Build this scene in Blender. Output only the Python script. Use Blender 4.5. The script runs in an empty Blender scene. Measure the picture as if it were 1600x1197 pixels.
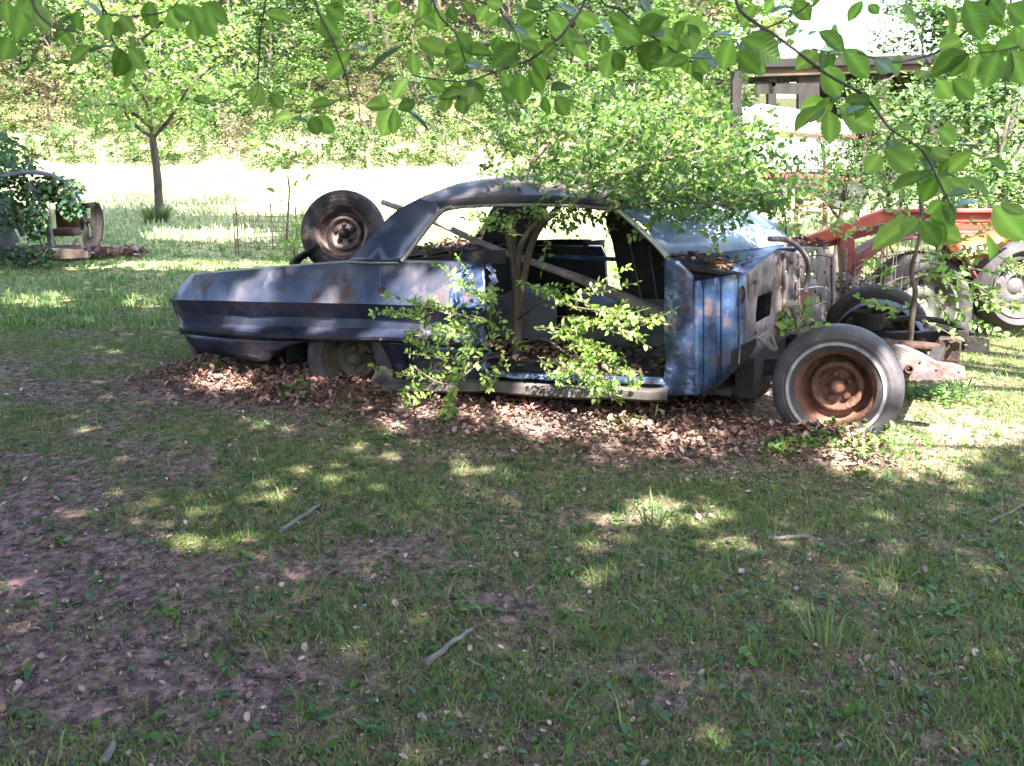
import bpy, bmesh, math, random
import numpy as np
from mathutils import Vector, Matrix
random.seed(7); rng = np.random.default_rng(11)
R = math.radians
sc = bpy.context.scene; COL = sc.collection
# ---------------------------------------------------------------- camera
CH = 1.55; FPX = 1570.0; PIT = R(13.3)          # eye height, focal length in 1600-px units, downward tilt
cd = bpy.data.cameras.new('camera'); cam = bpy.data.objects.new('camera', cd); COL.objects.link(cam)
cam.location = (0, 0, CH); cam.rotation_euler = (R(90) - PIT, 0, 0)
cd.sensor_width = 36; cd.lens = 36 * FPX / 1600; cd.clip_start = 0.05; cd.clip_end = 500
cd.dof.use_dof = True; cd.dof.focus_distance = 6.3; cd.dof.aperture_fstop = 8
sc.camera = cam
# ---------------------------------------------------------------- light
SUN = Vector((0.22, -0.86, 1.20)).normalized()   # towards the sun: high, behind the viewer, a little to the right
w = bpy.data.worlds.new('World'); sc.world = w; w.use_nodes = True
nt = w.node_tree; sky = nt.nodes.new('ShaderNodeTexSky'); sky.sky_type = 'NISHITA'; sky.sun_disc = False
sky.sun_elevation = math.asin(SUN.z); sky.sun_rotation = math.atan2(SUN.x, SUN.y)
sky.air_density = 1.2; sky.dust_density = 2.5; sky.ozone_density = 1.0
bg = nt.nodes['Background']; bg.inputs[1].default_value = 0.135
nt.links.new(sky.outputs[0], bg.inputs[0])
sl = bpy.data.lights.new('sun', 'SUN'); sl.energy = 5.0; sl.angle = R(0.6); sl.color = (1.0, 0.94, 0.87)
so = bpy.data.objects.new('sun', sl); COL.objects.link(so)
so.rotation_euler = SUN.to_track_quat('Z', 'Y').to_euler(); so.location = (3, -10, 20)
sc.view_settings.view_transform = 'Standard'; sc.view_settings.look = 'None'
sc.view_settings.exposure = 3.1; sc.view_settings.gamma = 1.0
sc.view_settings.use_curve_mapping = False
sc.cycles.max_bounces = 8; sc.cycles.transparent_max_bounces = 8
sc.cycles.use_adaptive_sampling = True
# ---------------------------------------------------------------- measuring helpers (photograph pixels -> places)
def ray(px, py):
    x = (px - 800) / FPX; y = -(py - 598.5) / FPX
    return Vector((x, math.cos(PIT) + y * math.sin(PIT), -math.sin(PIT) + y * math.cos(PIT)))
EYE = Vector((0, 0, CH))
def hashn(ix, iy, s):
    n = (ix * 374761393 + iy * 668265263 + s * 974711) & 0x7fffffff
    n = ((n ^ (n >> 13)) * 1274126177) & 0x7fffffff
    return ((n ^ (n >> 16)) & 0xffff) / 65535.0
def vnoise(x, y, s=0):
    x = np.asarray(x, float); y = np.asarray(y, float)
    ix = np.floor(x).astype(np.int64); iy = np.floor(y).astype(np.int64)
    fx = x - ix; fy = y - iy; fx = fx * fx * (3 - 2 * fx); fy = fy * fy * (3 - 2 * fy)
    a = hashn(ix, iy, s); b = hashn(ix + 1, iy, s); c = hashn(ix, iy + 1, s); d = hashn(ix + 1, iy + 1, s)
    return (a * (1 - fx) + b * fx) * (1 - fy) + (c * (1 - fx) + d * fx) * fy
def fbm(x, y, s=0, o=3):
    t = 0; a = .5; k = 1; n = 0
    for i in range(o): t = t + a * vnoise(np.asarray(x) * k, np.asarray(y) * k, s + i); n += a; a *= .5; k *= 2.1
    return t / n
def sstep(a, b, x):
    t = np.clip((np.asarray(x, float) - a) / (b - a), 0, 1); return t * t * (3 - 2 * t)
# car frame: origin under the middle of the front axle, X forward, Y to the far side
YAW = R(-25); CO = Vector((2.0536, 5.8767, 0))
EX = Vector((math.cos(YAW), math.sin(YAW), 0)); EY = Vector((-math.sin(YAW), math.cos(YAW), 0))
def c2w(p): return CO + EX * p[0] + EY * p[1] + Vector((0, 0, p[2]))
def w2c(x, y):
    dx = x - CO.x; dy = y - CO.y
    return dx * EX.x + dy * EX.y, dx * EY.x + dy * EY.y
def S(px, py, y):                                # pixel on the plane local Y = y of the car frame
    r = ray(px, py); P = EYE - CO; t = (y - P.dot(EY)) / r.dot(EY); q = P + r * t
    return Vector((q.dot(EX), q.dot(EY), q.z))
def VP(px, py, A, B):                            # pixel on the upright plane through car-frame points A, B
    a = Vector((A[0], A[1], 0)); d = Vector((B[0] - A[0], B[1] - A[1], 0)); n = Vector((-d.y, d.x, 0)).normalized()
    r = ray(px, py); rl = Vector((r.dot(EX), r.dot(EY), r.z)); P = EYE - CO; pl = Vector((P.dot(EX), P.dot(EY), P.z))
    return pl + rl * ((n.dot(a - pl)) / n.dot(rl))
def D(px, py, dep):                              # pixel at a distance ahead (world Y)
    r = ray(px, py); return EYE + r * (dep / r.y)
def terrain(x, y):
    x = np.asarray(x, float); y = np.asarray(y, float)
    z = .95 * sstep(14, 30, y)
    edge = 29.5 + 1.5 * np.sin(x * .21) + 1.2 * np.sin(x * .47 + 1)
    k = np.where(x > 0, 1 - .85 * sstep(.13, .22, x / np.maximum(y, 1)), 1) + .0
    z = z + k * .42 * np.maximum(y - edge, 0) * sstep(0, 6, y - edge + 2)
    z = z + .035 * (fbm(x * .7, y * .7, 3) - .5) * sstep(1, 3, y) + .016 * (fbm(x * 4, y * 4, 9, 2) - .5)
    cx, cy = w2c(x, y)                           # litter heaped along the near side of the car
    m = sstep(-4.9, -4.0, cx) * (1 - sstep(-.4, .3, cx)) * sstep(-1.7, -1.1, cy) * (1 - sstep(1.2, 2.0, cy))
    z = z + m * (.03 + .005 * sstep(-1.6, -3.4, cx))
    z = z + .11 * np.exp(-((cx - .02) ** 2 / .09 + (cy + 1.02) ** 2 / .035))
    return z
def T(x, y): return float(terrain(x, y))
def G(px, py):
    r = ray(px, py); t0 = 0.5; t = .5
    while t < 120:
        p = EYE + r * t
        if p.z <= T(p.x, p.y): return p
        t += .02 * max(t * .2, 1)
    return p
# ---------------------------------------------------------------- materials
def _n(nt, t, **k):
    n = nt.nodes.new(t)
    for a, b in k.items(): setattr(n, a, b)
    return n
def mat(name, cols, scale=6, rough=.7, metal=0, bump=0, bscale=None, det=6, stops=None, stretch=None, attr=None, coat=0, spec=.5, rust=None, rustamt=.5, rscale=3):
    m = bpy.data.materials.new(name); m.use_nodes = True; t = m.node_tree; b = t.nodes['Principled BSDF']; L = t.links.new
    tc = _n(t, 'ShaderNodeTexCoord'); mp = _n(t, 'ShaderNodeMapping'); L(tc.outputs['Object'], mp.inputs[0])
    if stretch: mp.inputs['Scale'].default_value = stretch
    nz = _n(t, 'ShaderNodeTexNoise'); nz.inputs['Scale'].default_value = scale; nz.inputs['Detail'].default_value = det; nz.inputs['Roughness'].default_value = .62
    L(mp.outputs[0], nz.inputs['Vector'])
    rp = _n(t, 'ShaderNodeValToRGB'); L(nz.outputs[0], rp.inputs[0]); e = rp.color_ramp.elements
    st = stops or [.3 + .4 * i / max(1, len(cols) - 1) for i in range(len(cols))]
    while len(e) < len(cols): e.new(.5)
    for i, c in enumerate(cols): e[i].position = st[i]; e[i].color = (*c, 1)
    out = rp.outputs[0]
    if rust:
        n2 = _n(t, 'ShaderNodeTexNoise'); n2.inputs['Scale'].default_value = rscale; n2.inputs['Detail'].default_value = 9; n2.inputs['Roughness'].default_value = .7
        L(tc.outputs['Object'], n2.inputs['Vector'])
        r2 = _n(t, 'ShaderNodeValToRGB'); L(n2.outputs[0], r2.inputs[0])
        r2.color_ramp.elements[0].position = .75 - .3 * rustamt; r2.color_ramp.elements[1].position = .8 - .3 * rustamt + .06
        mx = _n(t, 'ShaderNodeMix', data_type='RGBA'); L(r2.outputs[0], mx.inputs[0]); L(out, mx.inputs[6]); mx.inputs[7].default_value = (*rust, 1); out = mx.outputs[2]
        mr = _n(t, 'ShaderNodeMath', operation='MULTIPLY_ADD'); L(r2.outputs[0], mr.inputs[0]); mr.inputs[1].default_value = .85 - rough; mr.inputs[2].default_value = rough; L(mr.outputs[0], b.inputs['Roughness'])
        if metal:
            mm = _n(t, 'ShaderNodeMath', operation='MULTIPLY_ADD'); L(r2.outputs[0], mm.inputs[0]); mm.inputs[1].default_value = -metal; mm.inputs[2].default_value = metal; L(mm.outputs[0], b.inputs['Metallic'])
    else:
        b.inputs['Roughness'].default_value = rough; b.inputs['Metallic'].default_value = metal
    if attr:
        at = _n(t, 'ShaderNodeAttribute'); at.attribute_name = attr; mx = _n(t, 'ShaderNodeMix', data_type='RGBA', blend_type='MULTIPLY'); mx.inputs[0].default_value = 1
        L(out, mx.inputs[6]); L(at.outputs[0], mx.inputs[7]); out = mx.outputs[2]
    L(out, b.inputs['Base Color']); b.inputs['Coat Weight'].default_value = coat; b.inputs['Coat Roughness'].default_value = .25
    b.inputs['Specular IOR Level'].default_value = spec
    if bump:
        nb = _n(t, 'ShaderNodeTexNoise'); nb.inputs['Scale'].default_value = bscale or scale * 4; nb.inputs['Detail'].default_value = 5; L(mp.outputs[0], nb.inputs['Vector'])
        bp = _n(t, 'ShaderNodeBump'); bp.inputs['Strength'].default_value = bump; bp.inputs['Distance'].default_value = .02; L(nb.outputs[0], bp.inputs['Height']); L(bp.outputs[0], b.inputs['Normal'])
    return m
def leafmat(name, trans=.45, rough=.5, tcol=(1.15, 1.25, .65), spec=.4):
    """leaf colour comes from the 'tint' attribute; light passes through the blade."""
    m = bpy.data.materials.new(name); m.use_nodes = True; t = m.node_tree; L = t.links.new; b = t.nodes['Principled BSDF']; o = t.nodes['Material Output']
    at = _n(t, 'ShaderNodeAttribute'); at.attribute_name = 'tint'
    L(at.outputs[0], b.inputs['Base Color']); b.inputs['Roughness'].default_value = rough; b.inputs['Specular IOR Level'].default_value = spec
    tr = _n(t, 'ShaderNodeBsdfTranslucent'); mu = _n(t, 'ShaderNodeMix', data_type='RGBA', blend_type='MULTIPLY'); mu.inputs[0].default_value = 1
    L(at.outputs[0], mu.inputs[6]); mu.inputs[7].default_value = (*tcol, 1); L(mu.outputs[2], tr.inputs[0])
    ms = _n(t, 'ShaderNodeMixShader'); ms.inputs[0].default_value = trans; L(b.outputs[0], ms.inputs[1]); L(tr.outputs[0], ms.inputs[2]); L(ms.outputs[0], o.inputs[0])
    return m
# ---------------------------------------------------------------- object helpers
def tag(o, label=None, cat=None, group=None, kind=None):
    if label: o['label'] = label
    if cat: o['category'] = cat
    if group: o['group'] = group
    if kind: o['kind'] = kind
    return o
def empty(name, loc=(0, 0, 0), rz=0, parent=None):
    o = bpy.data.objects.new(name, None); COL.objects.link(o); o.location = loc; o.rotation_euler = (0, 0, rz)
    if parent: o.parent = parent
    return o
def link(name, me, m, parent=None, smooth=None):
    o = bpy.data.objects.new(name, me); COL.objects.link(o)
    if m is not None and not len(me.materials): me.materials.append(m)
    if parent: o.parent = parent
    if smooth is not None:
        me.shade_smooth()
        if smooth < 180: me.set_sharp_from_angle(angle=R(smooth))
    return o
class MB:
    def __init__(s): s.v = []; s.f = []
    def add(s, vs, fs):
        n = len(s.v); s.v += [tuple(v) for v in vs]; s.f += [tuple(n + i for i in f) for f in fs]; return s
    def box(s, c, d, rot=None):
        vs = [Vector((sx * d[0] / 2, sy * d[1] / 2, sz * d[2] / 2)) for sz in (-1, 1) for sy in (-1, 1) for sx in (-1, 1)]
        if rot is not None: vs = [rot @ v for v in vs]
        return s.add([v + Vector(c) for v in vs], [(0, 2, 3, 1), (4, 5, 7, 6), (0, 1, 5, 4), (2, 6, 7, 3), (0, 4, 6, 2), (1, 3, 7, 5)])
    def beam(s, a, b, w, h=None):                # a rectangular bar from a to b
        a = Vector(a); b = Vector(b); d = b - a; q = d.to_track_quat('X', 'Z').to_matrix()
        return s.box((a + b) / 2, (d.length, w, h or w), q)
    def tube(s, pts, rad, n=7, cap=True):
        pts = [Vector(p) for p in pts]; k = len(pts); vs = []; fs = []
        if not hasattr(rad, '__len__'): rad = [rad] * k
        up = Vector((0, 0, 1)); prev = None
        for i, p in enumerate(pts):
            t = (pts[min(i + 1, k - 1)] - pts[max(i - 1, 0)]).normalized()
            if prev is None: prev = t.orthogonal().normalized()
            u = (prev - t * prev.dot(t)).normalized(); prev = u; v = t.cross(u)
            for j in range(n): a = 2 * math.pi * j / n; vs.append(p + (u * math.cos(a) + v * math.sin(a)) * rad[i])
        for i in range(k - 1):
            for j in range(n): fs.append((i * n + j, i * n + (j + 1) % n, (i + 1) * n + (j + 1) % n, (i + 1) * n + j))
        if cap: fs.append(tuple(range(n - 1, -1, -1))); fs.append(tuple((k - 1) * n + j for j in range(n)))
        return s.add(vs, fs)
    def lathe(s, prof, n=48, M=None):            # profile (radius, offset); axis = local -Y (offset grows towards the viewer's side)
        vs = []; fs = []; k = len(prof)
        for j in range(n):
            a = 2 * math.pi * j / n
            for r, h in prof: vs.append(Vector((r * math.cos(a), -h, r * math.sin(a))))
        for j in range(n):
            for i in range(k - 1):
                a, b = j * k + i, ((j + 1) % n) * k + i
                fs.append((a, a + 1, b + 1, b))
        if M is not None: vs = [M @ v for v in vs]
        return s.add(vs, fs)
    def grid(s, rows):
        k = len(rows[0]); vs = [p for r in rows for p in r]; fs = []
        for i in range(len(rows) - 1):
            for j in range(k - 1): fs.append((i * k + j, i * k + j + 1, (i + 1) * k + j + 1, (i + 1) * k + j))
        return s.add(vs, fs)
    def build(s, name, m, parent=None, smooth=None, solid=0, bevel=0):
        me = bpy.data.meshes.new(name); me.from_pydata(s.v, [], s.f); me.update()
        o = link(name, me, m, parent, smooth)
        if solid: x = o.modifiers.new('s', 'SOLIDIFY'); x.thickness = solid; x.offset = 0
        if bevel: x = o.modifiers.new('b', 'BEVEL'); x.width = bevel; x.segments = 2; x.limit_method = 'ANGLE'
        return o
def sheet(name, outer, holes, m, parent=None, thick=.004, bend=None, cuts=0, smooth=None):
    """a metal sheet: outline with holes, filled, given thickness; bend(v) moves each vertex."""
    bm = bmesh.new(); edges = []
    for loop in [outer] + list(holes):
        vs = [bm.verts.new(p) for p in loop]
        for i in range(len(vs)): edges.append(bm.edges.new((vs[i], vs[(i + 1) % len(vs)])))
    bmesh.ops.triangle_fill(bm, use_beauty=True, use_dissolve=False, edges=edges)
    if cuts: bmesh.ops.subdivide_edges(bm, edges=bm.edges[:], cuts=cuts, use_grid_fill=True); bmesh.ops.triangulate(bm, faces=bm.faces[:])
    if bend:
        for v in bm.verts: v.co = bend(v.co.copy())
    me = bpy.data.meshes.new(name); bm.to_mesh(me); bm.free()
    o = link(name, me, m, parent, smooth)
    x = o.modifiers.new('s', 'SOLIDIFY'); x.thickness = thick; x.offset = 0
    return o
def npmesh(name, V, F, m, tint=None, parent=None):
    """fast mesh from arrays: V (n,3), F (m,3 or 4)"""
    me = bpy.data.meshes.new(name); V = np.asarray(V, np.float32); F = np.asarray(F, np.int32); k = F.shape[1]
    me.vertices.add(len(V)); me.vertices.foreach_set('co', V.ravel()); me.loops.add(F.size); me.loops.foreach_set('vertex_index', F.ravel())
    me.polygons.add(len(F)); me.polygons.foreach_set('loop_start', np.arange(0, F.size, k, dtype=np.int32)); me.update(calc_edges=True)
    if tint is not None:
        a = me.attributes.new('tint', 'FLOAT_COLOR', 'POINT'); c = np.ones((len(V), 4), np.float32); c[:, :3] = tint; a.data.foreach_set('color', c.ravel())
    if name == '_': me.materials.append(m); return me
    return link(name, me, m, parent)
LQ = (np.array([[0, 0, 0], [.5, .32, 0], [1, 0, 0], [.5, -.32, 0]]), np.array([[0, 3, 2], [0, 2, 1]]))
LO = (np.array([[0, 0, 0], [.35, 0, 0], [.72, 0, 0], [1, 0, -.06], [.32, .27, .07], [.7, .22, .06], [.32, -.27, .07], [.7, -.22, .06]]) + np.array([0, 0, 0]),
      np.array([[0, 1, 4], [1, 2, 5], [1, 5, 4], [2, 3, 5], [0, 6, 1], [1, 6, 7], [1, 7, 2], [2, 7, 3]]))
LC = (np.array([[0, 0, 0], [.5, 0, .0], [1, 0, .22], [.3, .3, .16], [.75, .27, .26], [.3, -.3, .12], [.75, -.27, .3]]),
      np.array([[0, 1, 3], [1, 4, 3], [1, 2, 4], [0, 5, 1], [1, 5, 6], [1, 6, 2]]))
def leafarr(P, A, N, size, shape=LO):
    """leaf blades at P, pointing along A, facing N (all (n,3)), lengths size (n,)"""
    tv, tf = shape; A = A / np.linalg.norm(A, axis=1, keepdims=True); Bv = np.cross(N, A); Bv /= np.linalg.norm(Bv, axis=1, keepdims=True) + 1e-9; Nn = np.cross(A, Bv)
    V = P[:, None, :] + size[:, None, None] * (tv[None, :, 0:1] * A[:, None] + tv[None, :, 1:2] * Bv[:, None] + tv[None, :, 2:3] * Nn[:, None])
    F = tf[None] + (np.arange(len(P)) * len(tv))[:, None, None]
    return V.reshape(-1, 3), F.reshape(-1, 3), len(tv)
def rdir(n, flat=1.0):
    v = rng.normal(size=(n, 3)); v[:, 2] *= flat; return v / np.linalg.norm(v, axis=1, keepdims=True)
def tints(n, k, cols, var=.25):
    cols = np.array(cols, float); c = cols[rng.integers(0, len(cols), n)] * (1 + var * (rng.random((n, 1)) * 2 - 1)); c *= 1 + .12 * (rng.random((n, 3)) - .5)
    return np.repeat(np.clip(c, .002, .9), k, axis=0)
def wig(pts, n=6, amp=.03):
    """resample a polyline smoothly (Catmull-Rom)"""
    P = [Vector(p) for p in pts]; P = [P[0] * 2 - P[1]] + P + [P[-1] * 2 - P[-2]]; out = []
    for i in range(1, len(P) - 2):
        a, b, c, d = P[i - 1], P[i], P[i + 1], P[i + 2]
        for j in range(n):
            t = j / n; out.append(.5 * ((2 * b) + (c - a) * t + (2 * a - 5 * b + 4 * c - d) * t * t + (3 * b - a - 3 * c + d) * t ** 3))
    out.append(P[-2]); return out
# ================================================================ GROUND
def proj_np(x, y, z):
    f = y * math.cos(PIT) - (z - CH) * math.sin(PIT); u = y * math.sin(PIT) + (z - CH) * math.cos(PIT)
    f = np.maximum(f, .01); return 800 + FPX * x / f, 598.5 - FPX * u / f
def grassy(x, y):
    """0 bare earth .. 1 full grass"""
    n = fbm(x * .9, y * .9, 21, 4); n2 = fbm(x * 2.6 + 5, y * 2.6, 31, 3)
    g = .53 + .30 * x / np.maximum(y * .5, 1) + 1.3 * (n - .5) + 1.0 * (n2 - .5)
    g = g + .75 * sstep(6.5, 12, y + .25 * np.abs(x)) + .18 * sstep(3.0, 4.5, y)
    cx, cy = w2c(x, y)
    under = .82 * sstep(-4.9, -4.2, cx) * (1 - sstep(-.1, .4, cx)) * sstep(-1.75, -1.35, cy + .6 * (fbm(x * 1.8, y * 1.8, 5) - .5) - .25 * sstep(-1.0, .1, cx)) * (1 - sstep(1.2, 1.8, cy))
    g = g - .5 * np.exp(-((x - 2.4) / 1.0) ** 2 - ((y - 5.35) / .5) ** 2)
    return np.clip(g * (1 - under), 0, 1)
ys = np.concatenate([np.arange(-14, 1, 1.0), np.arange(1, 4, .05), np.arange(4, 8, .08), np.arange(8, 16, .25), np.arange(16, 40, .6), np.arange(40, 140, 5)])
xs = np.concatenate([np.arange(-120, -14, 6.), np.arange(-14, -5, .4), np.arange(-5, 5, .07), np.arange(5, 14, .4), np.arange(14, 121, 6.)])
X, Y = np.meshgrid(xs, ys); Z = terrain(X, Y); V = np.stack([X, Y, Z], -1).reshape(-1, 3)
nx = len(xs); ii, jj = np.meshgrid(np.arange(len(ys) - 1), np.arange(nx - 1), indexing='ij'); a = (ii * nx + jj).ravel()
F = np.stack([a, a + 1, a + nx + 1, a + nx], 1)
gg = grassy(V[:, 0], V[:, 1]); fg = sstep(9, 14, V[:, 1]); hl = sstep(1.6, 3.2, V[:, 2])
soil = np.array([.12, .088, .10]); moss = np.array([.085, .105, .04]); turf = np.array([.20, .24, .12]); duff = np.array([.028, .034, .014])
soil = soil + (np.array([.34, .28, .24]) - soil) * np.exp(-(((V[:, 0] - 2.4) / 1.1) ** 2 + ((V[:, 1] - 5.35) / .55) ** 2) * (.7 + .6 * fbm(V[:, 0] * 3, V[:, 1] * 3, 6)))[:, None]  # dry pale soil added here to brighten the sunlit ground by the wheel
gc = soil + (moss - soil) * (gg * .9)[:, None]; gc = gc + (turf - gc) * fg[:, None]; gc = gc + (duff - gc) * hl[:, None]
def groundmat():
    m = bpy.data.materials.new('earth'); m.use_nodes = True; t = m.node_tree; L = t.links.new; b = t.nodes['Principled BSDF']
    tc = _n(t, 'ShaderNodeTexCoord'); at = _n(t, 'ShaderNodeAttribute'); at.attribute_name = 'tint'
    n1 = _n(t, 'ShaderNodeTexNoise'); n1.inputs['Scale'].default_value = 16; n1.inputs['Detail'].default_value = 10; n1.inputs['Roughness'].default_value = .75; L(tc.outputs['Object'], n1.inputs[0])
    r1 = _n(t, 'ShaderNodeValToRGB'); L(n1.outputs[0], r1.inputs[0]); e = r1.color_ramp.elements; e[0].position = .36; e[0].color = (.14, .13, .15, 1); e[1].position = .66; e[1].color = (2.4, 2.15, 2.0, 1)
    n2 = _n(t, 'ShaderNodeTexVoronoi'); n2.inputs['Scale'].default_value = 42; mp = _n(t, 'ShaderNodeMapping'); mp.inputs['Scale'].default_value = (1, .55, 1); L(tc.outputs['Object'], mp.inputs[0]); L(mp.outputs[0], n2.inputs[0])
    mx = _n(t, 'ShaderNodeMix', data_type='RGBA', blend_type='MULTIPLY'); mx.inputs[0].default_value = 1; L(at.outputs[0], mx.inputs[6]); L(r1.outputs[0], mx.inputs[7])
    r3 = _n(t, 'ShaderNodeValToRGB'); L(n2.outputs['Color'], r3.inputs[0]); e = r3.color_ramp.elements; e[0].position = .1; e[0].color = (.35, .33, .35, 1); e[1].position = .95; e[1].color = (1.9, 1.7, 1.6, 1)
    m2 = _n(t, 'ShaderNodeMix', data_type='RGBA', blend_type='MULTIPLY'); m2.inputs[0].default_value = .8; L(mx.outputs[2], m2.inputs[6]); L(r3.outputs[0], m2.inputs[7])
    L(m2.outputs[2], b.inputs[0]); b.inputs['Roughness'].default_value = .95; b.inputs['Specular IOR Level'].default_value = .15
    bp = _n(t, 'ShaderNodeBump'); bp.inputs['Strength'].default_value = .9; bp.inputs['Distance'].default_value = .02; L(n1.outputs[0], bp.inputs['Height']); L(bp.outputs[0], b.inputs['Normal'])
    return m
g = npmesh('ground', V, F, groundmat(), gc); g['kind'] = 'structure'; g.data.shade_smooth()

GRASS = leafmat('grass_blade', .35, .5, (1.15, 1.25, .5)); LEAF = leafmat('leaf', .5, .42); LEAFD = leafmat('dull_leaf', .38, .6); DEAD = leafmat('dead_leaf', .12, .8, (1.2, .9, .6), .2)
def frus(n, y0, y1, p=1.0, m=1.12):
    """random ground spots in the wedge of ground in front of the viewer, thicker near by"""
    y = y0 + (y1 - y0) * rng.random(n) ** p; x = (rng.random(n) * 2 - 1) * (y * .51 * m + .3); return x, y
def blades(name, n, y0, y1, p, h0, h1, wd, cols, dens=1.0, curve=.5, clump=None, label=None, cat='grass'):
    x, y = frus(n, y0, y1, p)
    if clump:
        k = n // clump; cx, cy = frus(k, y0, y1, p); i = rng.integers(0, k, n); r = rng.normal(size=n) * .035 * (1 + y * .05)
        a = rng.random(n) * 6.28; m = rng.random(n) < .75; x = np.where(m, cx[i] + r * np.cos(a), x); y = np.where(m, cy[i] + r * np.sin(a), y)
    keep = rng.random(n) < dens * ((.5 if name == 'dead_thatch' else .05) + grassy(x, y)); x, y = x[keep], y[keep]; n = len(x); z = terrain(x, y)
    h = h0 + (h1 - h0) * rng.random(n) ** 2; h *= .7 + .6 * vnoise(x * 2, y * 2, 8)
    a = rng.random(n) * 6.283; ln = np.abs(rng.normal(size=n)) * curve * h; dx, dy = np.cos(a), np.sin(a); b = rng.random(n) * 6.283; wx, wy = np.cos(b) * wd / 2, np.sin(b) * wd / 2
    P = np.stack([x, y, z - .004], 1); W = np.stack([wx, wy, 0 * wx], 1) * (.6 + .8 * rng.random((n, 1)))
    M = P + np.stack([dx * ln * .35, dy * ln * .35, h * .62], 1); Tt = P + np.stack([dx * ln, dy * ln, h], 1)
    V = np.stack([P - W, P + W, M + W * .8, M - W * .8, Tt], 1).reshape(-1, 3)
    F = (np.array([[0, 1, 2], [0, 2, 3], [3, 2, 4]])[None] + (np.arange(n) * 5)[:, None, None]).reshape(-1, 3)
    o = npmesh(name, V, F, GRASS, tints(n, 5, cols, .35)); tag(o, label, cat, kind='stuff'); return o
GC = [(.10, .18, .045), (.13, .21, .06), (.08, .155, .055), (.16, .21, .075), (.20, .19, .12), (.19, .20, .06)]
GL = [(.13, .22, .08), (.18, .27, .10), (.11, .20, .07), (.24, .28, .15)]
FL_ = [(.30, .35, .22), (.36, .39, .28), (.26, .33, .18), (.38, .38, .30)]
blades('short_grass', 520000, 1.7, 9.0, 1.5, .008, .038, .0038, GC, .8, .9, 40, 'short sparse green grass over dark earth before the blue wreck')
blades('tall_grass', 22000, 2.0, 9.5, 1.2, .035, .10, .0045, GC[:4], .35, .7, 14, 'taller green grass blades standing in the shaded lawn')
blades('dead_thatch', 170000, 1.7, 8.5, 1.5, .006, .018, .003, [(.22, .18, .15), (.28, .22, .18), (.12, .09, .085), (.17,.13,.13)], .9, 3.0, None, 'dry straw thatch lying on the bare earth')
blades('lawn_grass', 90000, 8.5, 18, 1.1, .03, .10, .011, GL, .75, .6, 30, 'green lawn grass behind the blue wreck')
blades('field_grass', 70000, 16, 31, 1.0, .06, .16, 0.03, FL_, .6, .5, None, 'sunlit field grass below the wood')
# broad-leaved weeds, moss, litter
def scatter_leaves(name, x, y, size, mtl, cols, tilt, lift, shape, label, cat, kind='stuff', var=.3):
    n = len(x); z = terrain(x, y) + lift * rng.random(n); A = rdir(n, .0); A[:, 2] = tilt * rng.normal(size=n); N = rdir(n, 1) * .35 + np.array([0, 0, 1.])
    V, F, k = leafarr(np.stack([x, y, z], 1), A, N, size, shape); o = npmesh(name, V, F, mtl, tints(n, k, cols, var)); tag(o, label, cat, kind=kind); return o
k = 3800; cx, cy = frus(k, 1.9, 9.5, 1.3); q = rng.random(k) < .25 + grassy(cx, cy); cx, cy = cx[q], cy[q]; r = rng.integers(3, 8, len(cx)); x = np.repeat(cx, r); y = np.repeat(cy, r)
x = x + rng.normal(size=len(x)) * .012; y = y + rng.normal(size=len(x)) * .012
scatter_leaves('ground_weeds', x, y, .016 + .03 * rng.random(len(x)) ** 2, LEAF, [(.07, .14, .03), (.10, .18, .05), (.06, .14, .07)], .5, .02, LO, 'small broad-leaved weeds scattered through the shaded lawn', 'weeds')
# brown litter along and under the car (car-frame spots)
n = 34000; lx = -4.5 + 4.75 * rng.random(n); ly = -1.52 + 2.5 * rng.random(n) ** 1.25 + .10 * rng.normal(size=n) + .35 * (fbm(lx * 1.6, lx * .7 + 3, 15, 3) - .5) + .35 * sstep(-.9, .2, lx) + .12 * sstep(-3.2, -4.4, lx)
kq = (rng.random(n) < (.25 + .7 * sstep(-1.6, -1.1, ly)) * (.35 + .65 * sstep(.38, .55, fbm(lx * 2.2, ly * 2.2 + 9, 91, 3)))) & ~((lx > -.55) & (ly > -.7)); lx, ly = lx[kq], ly[kq]; n = len(lx); wx = CO.x + EX.x * lx + EY.x * ly; wy = CO.y + EX.y * lx + EY.y * ly
DC = [(.27, .155, .12), (.20, .11, .085), (.36, .24, .20), (.12, .07, .055), (.24, .165, .14), (.09, .055, .045)]
scatter_leaves('leaf_litter', wx, wy, .014 + .036 * rng.random(n) ** 1.5, DEAD, DC, .45, .04, LC, 'brown curled leaf litter heaped along the near side of the blue wreck', 'dead leaves')
n = 26000; lx = -4.6 + 4.9 * rng.random(n); ly = -1.65 + 1.5 * rng.random(n) + .12 * rng.normal(size=n)
scatter_leaves('litter_crumbs', CO.x + EX.x * lx + EY.x * ly, CO.y + EX.y * lx + EY.y * ly, .005 + .014 * rng.random(n), DEAD, [(.20, .13, .11), (.10, .065, .055), (.32, .23, .20), (.06, .04, .035)], .4, .02, LQ, 'broken crumbs of dead leaves mixed into the soil along the blue wreck', 'dead leaves')
x, y = frus(60000, 1.8, 9, 1.4); scatter_leaves('soil_crumbs', x, y, .005 + .013 * rng.random(len(x)) ** 2, DEAD, [(.16, .11, .11), (.08, .055, .055), (.26, .20, .20), (.05, .035, .035)], .4, .006, LQ, 'dark and pale crumbs of bark and leaf over the bare earth', 'crumbs')
x, y = frus(7000, 1.8, 9, 1.3); scatter_leaves('scattered_litter', x, y, .008 + .028 * rng.random(len(x)) ** 3, DEAD, [(.36, .25, .24), (.22, .14, .12), (.15, .10, .09), (.45, .33, .33)], .3, .008, LC, 'small dry leaf scraps sprinkled over the bare earth', 'dead leaves')
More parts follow.
